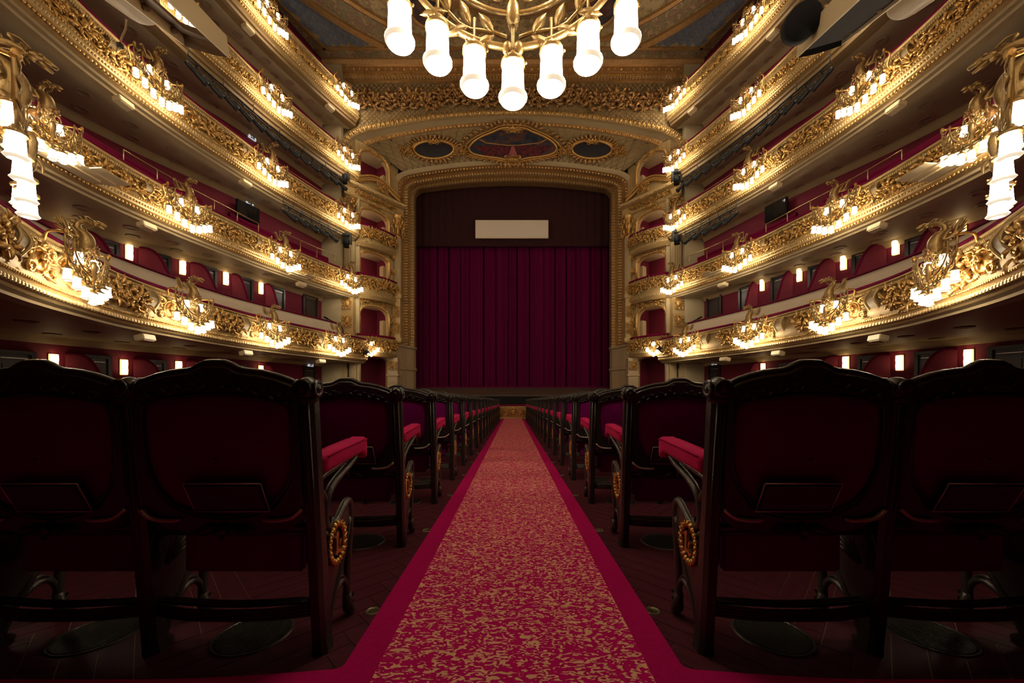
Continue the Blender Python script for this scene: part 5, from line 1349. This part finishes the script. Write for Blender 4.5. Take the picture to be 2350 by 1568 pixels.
    for x0, end in [(sd*.30, False)]+([(-sd*.30, True)] if aisle else []):
        m = MB(); zs_ = [0, .05, .2, .5, .8, .925]
        rows = []
        for z in zs_:
            w_ = .026 if z > .04 else .03; dp = .026 if z > .3 else .034; y = LY(z)
            rows.append([Vector((x0+a*w_, y+b_*dp, z)) for a, b_ in ((-.6, -1), (.6, -1), (1, -.5), (1, .7), (.6, 1), (-.6, 1), (-1, .7), (-1, -.5))])
        m.loft(rows, closed=True, smooth=False); m.tube([(x0-.012, LY(0)-.03, .1), (x0-.012, LY(.9)-.03, .9)], .005, 5); m.tube([(x0+.012, LY(0)-.03, .1), (x0+.012, LY(.9)-.03, .9)], .005, 5)
        ps = m.build('post', 'wood_dark', t)
        m = MB(); y = LY(.96)
        m.ell((x0, y, .945), (.036, .040, .040), 12, 8); m.lathe([(.026, -.03), (.034, -.02), (.03, -.01), (.034, 0)], 12, Matrix.Translation((x0, y+.0, .925)))
        for sx in (-1, 1): m.lathe([(.030, 0), (.032, .006), (.022, .010), (.018, .005), (.012, .012), (0, .014)], 12, Matrix.Translation((x0+sx*.030, y, .945)) @ Matrix.Rotation(sx*PI/2, 4, 'Y'))
        m.lathe([(.030, 0), (.032, .006), (.022, .010), (.018, .005), (.012, .012), (0, .014)], 12, Matrix.Translation((x0, y-.034, .945)) @ Matrix.Rotation(PI/2, 4, 'X'))
        m.build('finial', 'wood_dark', ps)
        # cast side frame
        m = MB(); fl = dict(seg=8)
        arm = smooth_pts([(x0, .05, .60), (x0, .075, .625), (x0, .12, .635), (x0, .20, .645), (x0, .30, .66), (x0, .40, .672)], 4); m.tube(arm, .014, 7)
        lp = smooth_pts([(x0, .385, .660), (x0, .31, .628), (x0, .22, .60), (x0, .15, .565), (x0, .115, .51), (x0, .115, .455), (x0, .15, .422), (x0, .20, .43), (x0, .255, .465), (x0, .295, .482), (x0, .318, .462), (x0, .322, .40), (x0, .305, .25), (x0, .295, .10), (x0, .295, .03)], 5); m.tube(lp, .016, 8)
        m.tube(smooth_pts([(x0, .06, .56), (x0, .085, .575), (x0, .12, .52), (x0, .10, .44), (x0, .075, .40)], 4), .012, 7)
        m.tube(smooth_pts([(x0, .318, .41), (x0, .25, .27), (x0, .17, .14), (x0, .115, .02)], 5), .013, 7)
        m.tube(smooth_pts([(x0, .295, .06), (x0, .288, .13), (x0, .255, .172), (x0, .21, .165), (x0, .16, .12), (x0, .115, .02)], 5), .012, 7)
        m.tube(smooth_pts([(x0, .30, .10), (x0, .285, .15), (x0, .25, .192), (x0, .205, .19), (x0, .165, .16)], 5), .007, 6)
        for k in range(6): a = .35+k*.2; m.tube([(x0, .13, .30), (x0, .13+.19*math.cos(a)*(.9+.02*k), .30+.16*math.sin(a))], [.012, .005], 5)
        Mr = Matrix.Translation((x0, 0, 0)) @ Matrix.Rotation(PI/2, 4, 'Z')
        m.prism([(.07, .45), (.15, .42), (.255, .465), (.30, .475), (.315, .41), (.17, .14), (.105, .06), (.085, .08)], -.005, .005, Mr)
        for cy, cz in ((.105, .415), (.075, .40)): m.ell((x0, cy, cz), (.02, .014, .014), 7, 5)
        sf = m.build('side_frame', 'iron', t)
        for fy in (.10, .295):
            m = MB(); m.tube([(x0, fy, .10), (x0, fy+.01, .035), (x0, fy+.03, .016), (x0, fy+.055, .008)], [.018, .024, .02, .012], 7)
            for k in range(4): m.leaf((x0, fy, .045+.015*k), (.8*(-1)**k, .5, .6), (0, 1, 0), .035, .02, .3, .004)
            m.build('foot', 'iron', sf)
        if end:
            sx = -sd; m = MB(); c = Vector((x0+sx*.014, .178, .355))
            for k in range(20):
                a = 2*PI*k/20; q = c+Vector((0, .058*math.cos(a), .072*math.sin(a))); m.ell(q, (.012, .014, .014), 6, 4)
                m.leaf(q, (sx*.3, math.cos(a+.8), math.sin(a+.8)), (sx, 0, 0), .022, .014, .2, .002)
            m.build('laurel_wreath', mat('wreath_gilt', (.62, .36, .10), .4, .85, .25, 30), sf, label='gilt laurel wreath')
            m = MB()   # gothic L
            for poly in ([(-.018, .04), (-.004, .046), (.002, .036), (-.004, .024), (-.004, -.022), (.006, -.034), (-.012, -.044), (-.026, -.034), (-.018, -.024)], [(-.012, -.03), (.004, -.022), (.022, -.034), (.032, -.026), (.034, -.032), (.020, -.048), (.002, -.036), (-.012, -.044)], [(.008, .000), (.016, .012), (.024, .004), (.017, -.004), (.015, -.014), (.009, -.016)], [(-.030, .030), (-.020, .036), (-.018, .022)]):
                m.prism([(a*sx, b_) for a, b_ in poly], -.008, .008, Matrix.Translation(c) @ Matrix.Rotation(PI/2, 4, 'Z'))
            m.build('letter', mat('letter_gilt', (.55, .30, .10), .4, .85, .25, 30), sf, label='gilt letter L')
        m = MB(); rows = []
        for yy, zc_, hw, hh, q_ in ((.052, .676, .020, .016, 0), (.056, .676, .030, .026, 0), (.075, .679, .036, .031, 0), (.20, .690, .036, .031, 0), (.375, .700, .037, .031, 0), (.40, .694, .037, .042, 0), (.418, .686, .035, .046, 0), (.424, .684, .026, .036, 0)):
            sec = [(-.7, -1), (.7, -1), (.95, -.85), (1, -.5), (1, .45), (.93, .85), (.65, 1), (-.65, 1), (-.93, .85), (-1, .45), (-1, -.5), (-.95, -.85)]
            rows.append([Vector((x0+u*hw, yy, zc_+v*hh)) for u, v in sec])
        m.loft(rows, closed=True); m.add(rows[0], [tuple(range(12))], False); m.add(rows[-1], [tuple(range(12))], False)
        for u in (-.036, .036): m.tube([(x0+u, .07, .705), (x0+u, .2, .717), (x0+u*1.02, .38, .727), (x0+u*.98, .415, .722)], .0035, 5)
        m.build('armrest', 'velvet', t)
    return t
protos = {}
for sd in (-1, 1):
    for a in (True, False): protos[(sd, a)] = [chair_proto(sd, a), 0]
NR = 19
for r in range(NR):
    y = 1.245+.965*r; ncol = 6 if r < 4 else (4 if r < 7 else 2)
    for sd, sn in ((-1, 'left'), (1, 'right')):
        for c in range(ncol):
            x = sd*(.99+.6*c); pr_ = protos[(sd, c == 0)]; loc = (x, y, floor_z(y+.1))
            seat = ['aisle seat', 'second from aisle', 'third from aisle', 'fourth from aisle', 'fifth from aisle', 'sixth from aisle'][c]
            lb = 'black carved crimson velvet theatre chair, %s row ahead, %s of the aisle, %s' % (ORD[r], sn, seat)
            if not pr_[1]: o = pr_[0]; o.location = loc; o['label'] = lb; o['group'] = 'theatre chairs in the stalls'
            else: dup(pr_[0], loc, 0, lb, 'theatre chairs in the stalls')
            pr_[1] += 1
# ---- brass row numbers let into the floor
def text_mesh(txt, size, m_):
    cu_ = bpy.data.curves.new('t', 'FONT'); cu_.body = txt; cu_.size = size; cu_.align_x = 'CENTER'; cu_.align_y = 'CENTER'; cu_.extrude = .0008
    o = bpy.data.objects.new('t', cu_); COL.objects.link(o); bpy.context.view_layer.update()
    me = bpy.data.meshes.new_from_object(o.evaluated_get(bpy.context.evaluated_depsgraph_get())); bpy.data.objects.remove(o); bpy.data.curves.remove(cu_)
    me.materials.clear(); me.materials.append(m_); me.name = 'numeral'; return me
dk = MB(); dk.lathe([(0, .003), (.025, .003), (.026, .005), (.029, .005), (.031, 0)], 24); disc_me = dk.mesh('marker_disc', mat('dull_brass', (.17, .14, .07), .45, .6, .2, 30))
ink = mat('numeral_ink', (.03, .025, .015), .5)
vd = MB(); vd.lathe([(.122, .001), (.126, .006), (.133, .006), (.137, 0)], 36); vring = vd.mesh('vent_rim', M['iron'])
vg = MB(); vg.lathe([(0, .003), (.123, .003)], 36); vgm = vg.mesh('vent_plate', M['black'])
vb_ = MB()
for i in range(-14, 15):
    x = i*.0085; h = math.sqrt(max(0, .12**2-x*x)); vb_.box((x, 0, .0045), (.0035, 2*h, .003))
vbm = vb_.mesh('vent_grille', M['iron'])
for r in range(8):
    num = str(20-r); nm_ = text_mesh(num, .032, ink)
    for sd, sn in ((-1, 'left'), (1, 'right')):
        y = 1.61+.965*r if r else 1.585
        t = thing('row_marker', 'small brass floor disc %s the aisle carpet, beside the %s row ahead' % (sn+' of', ORD[r]), 'floor marker', (sd*.60, y, floor_z(y)+.0005), 0, 'brass row numbers'); t.rotation_euler = (-math.atan(SL), 0, 0)
        place(disc_me, 'marker_disc', t, (0, 0, 0)); place(nm_, 'numeral', t, (0, 0, .004))
for r in range(6):
    for sd, sn in ((-1, 'left'), (1, 'right')):
        for c in range(3 if r == 0 else 1):
            y = 1.43+.94*r; x = sd*.96
            if r == 0: x = sd*(1.0+.6*c)
            t = thing('floor_vent', 'round black floor vent under the chairs, %s row ahead, %s side, %s from aisle' % (ORD[r], sn, ORD[c]), 'floor vent', (x, y, floor_z(y)+.0005), 0, 'round floor vents'); t.rotation_euler = (-math.atan(SL), 0, 0)
            place(vring, 'vent_rim', t, (0, 0, 0)); place(vgm, 'vent_plate', t, (0, 0, 0)); place(vbm, 'vent_grille', t, (0, 0, 0))
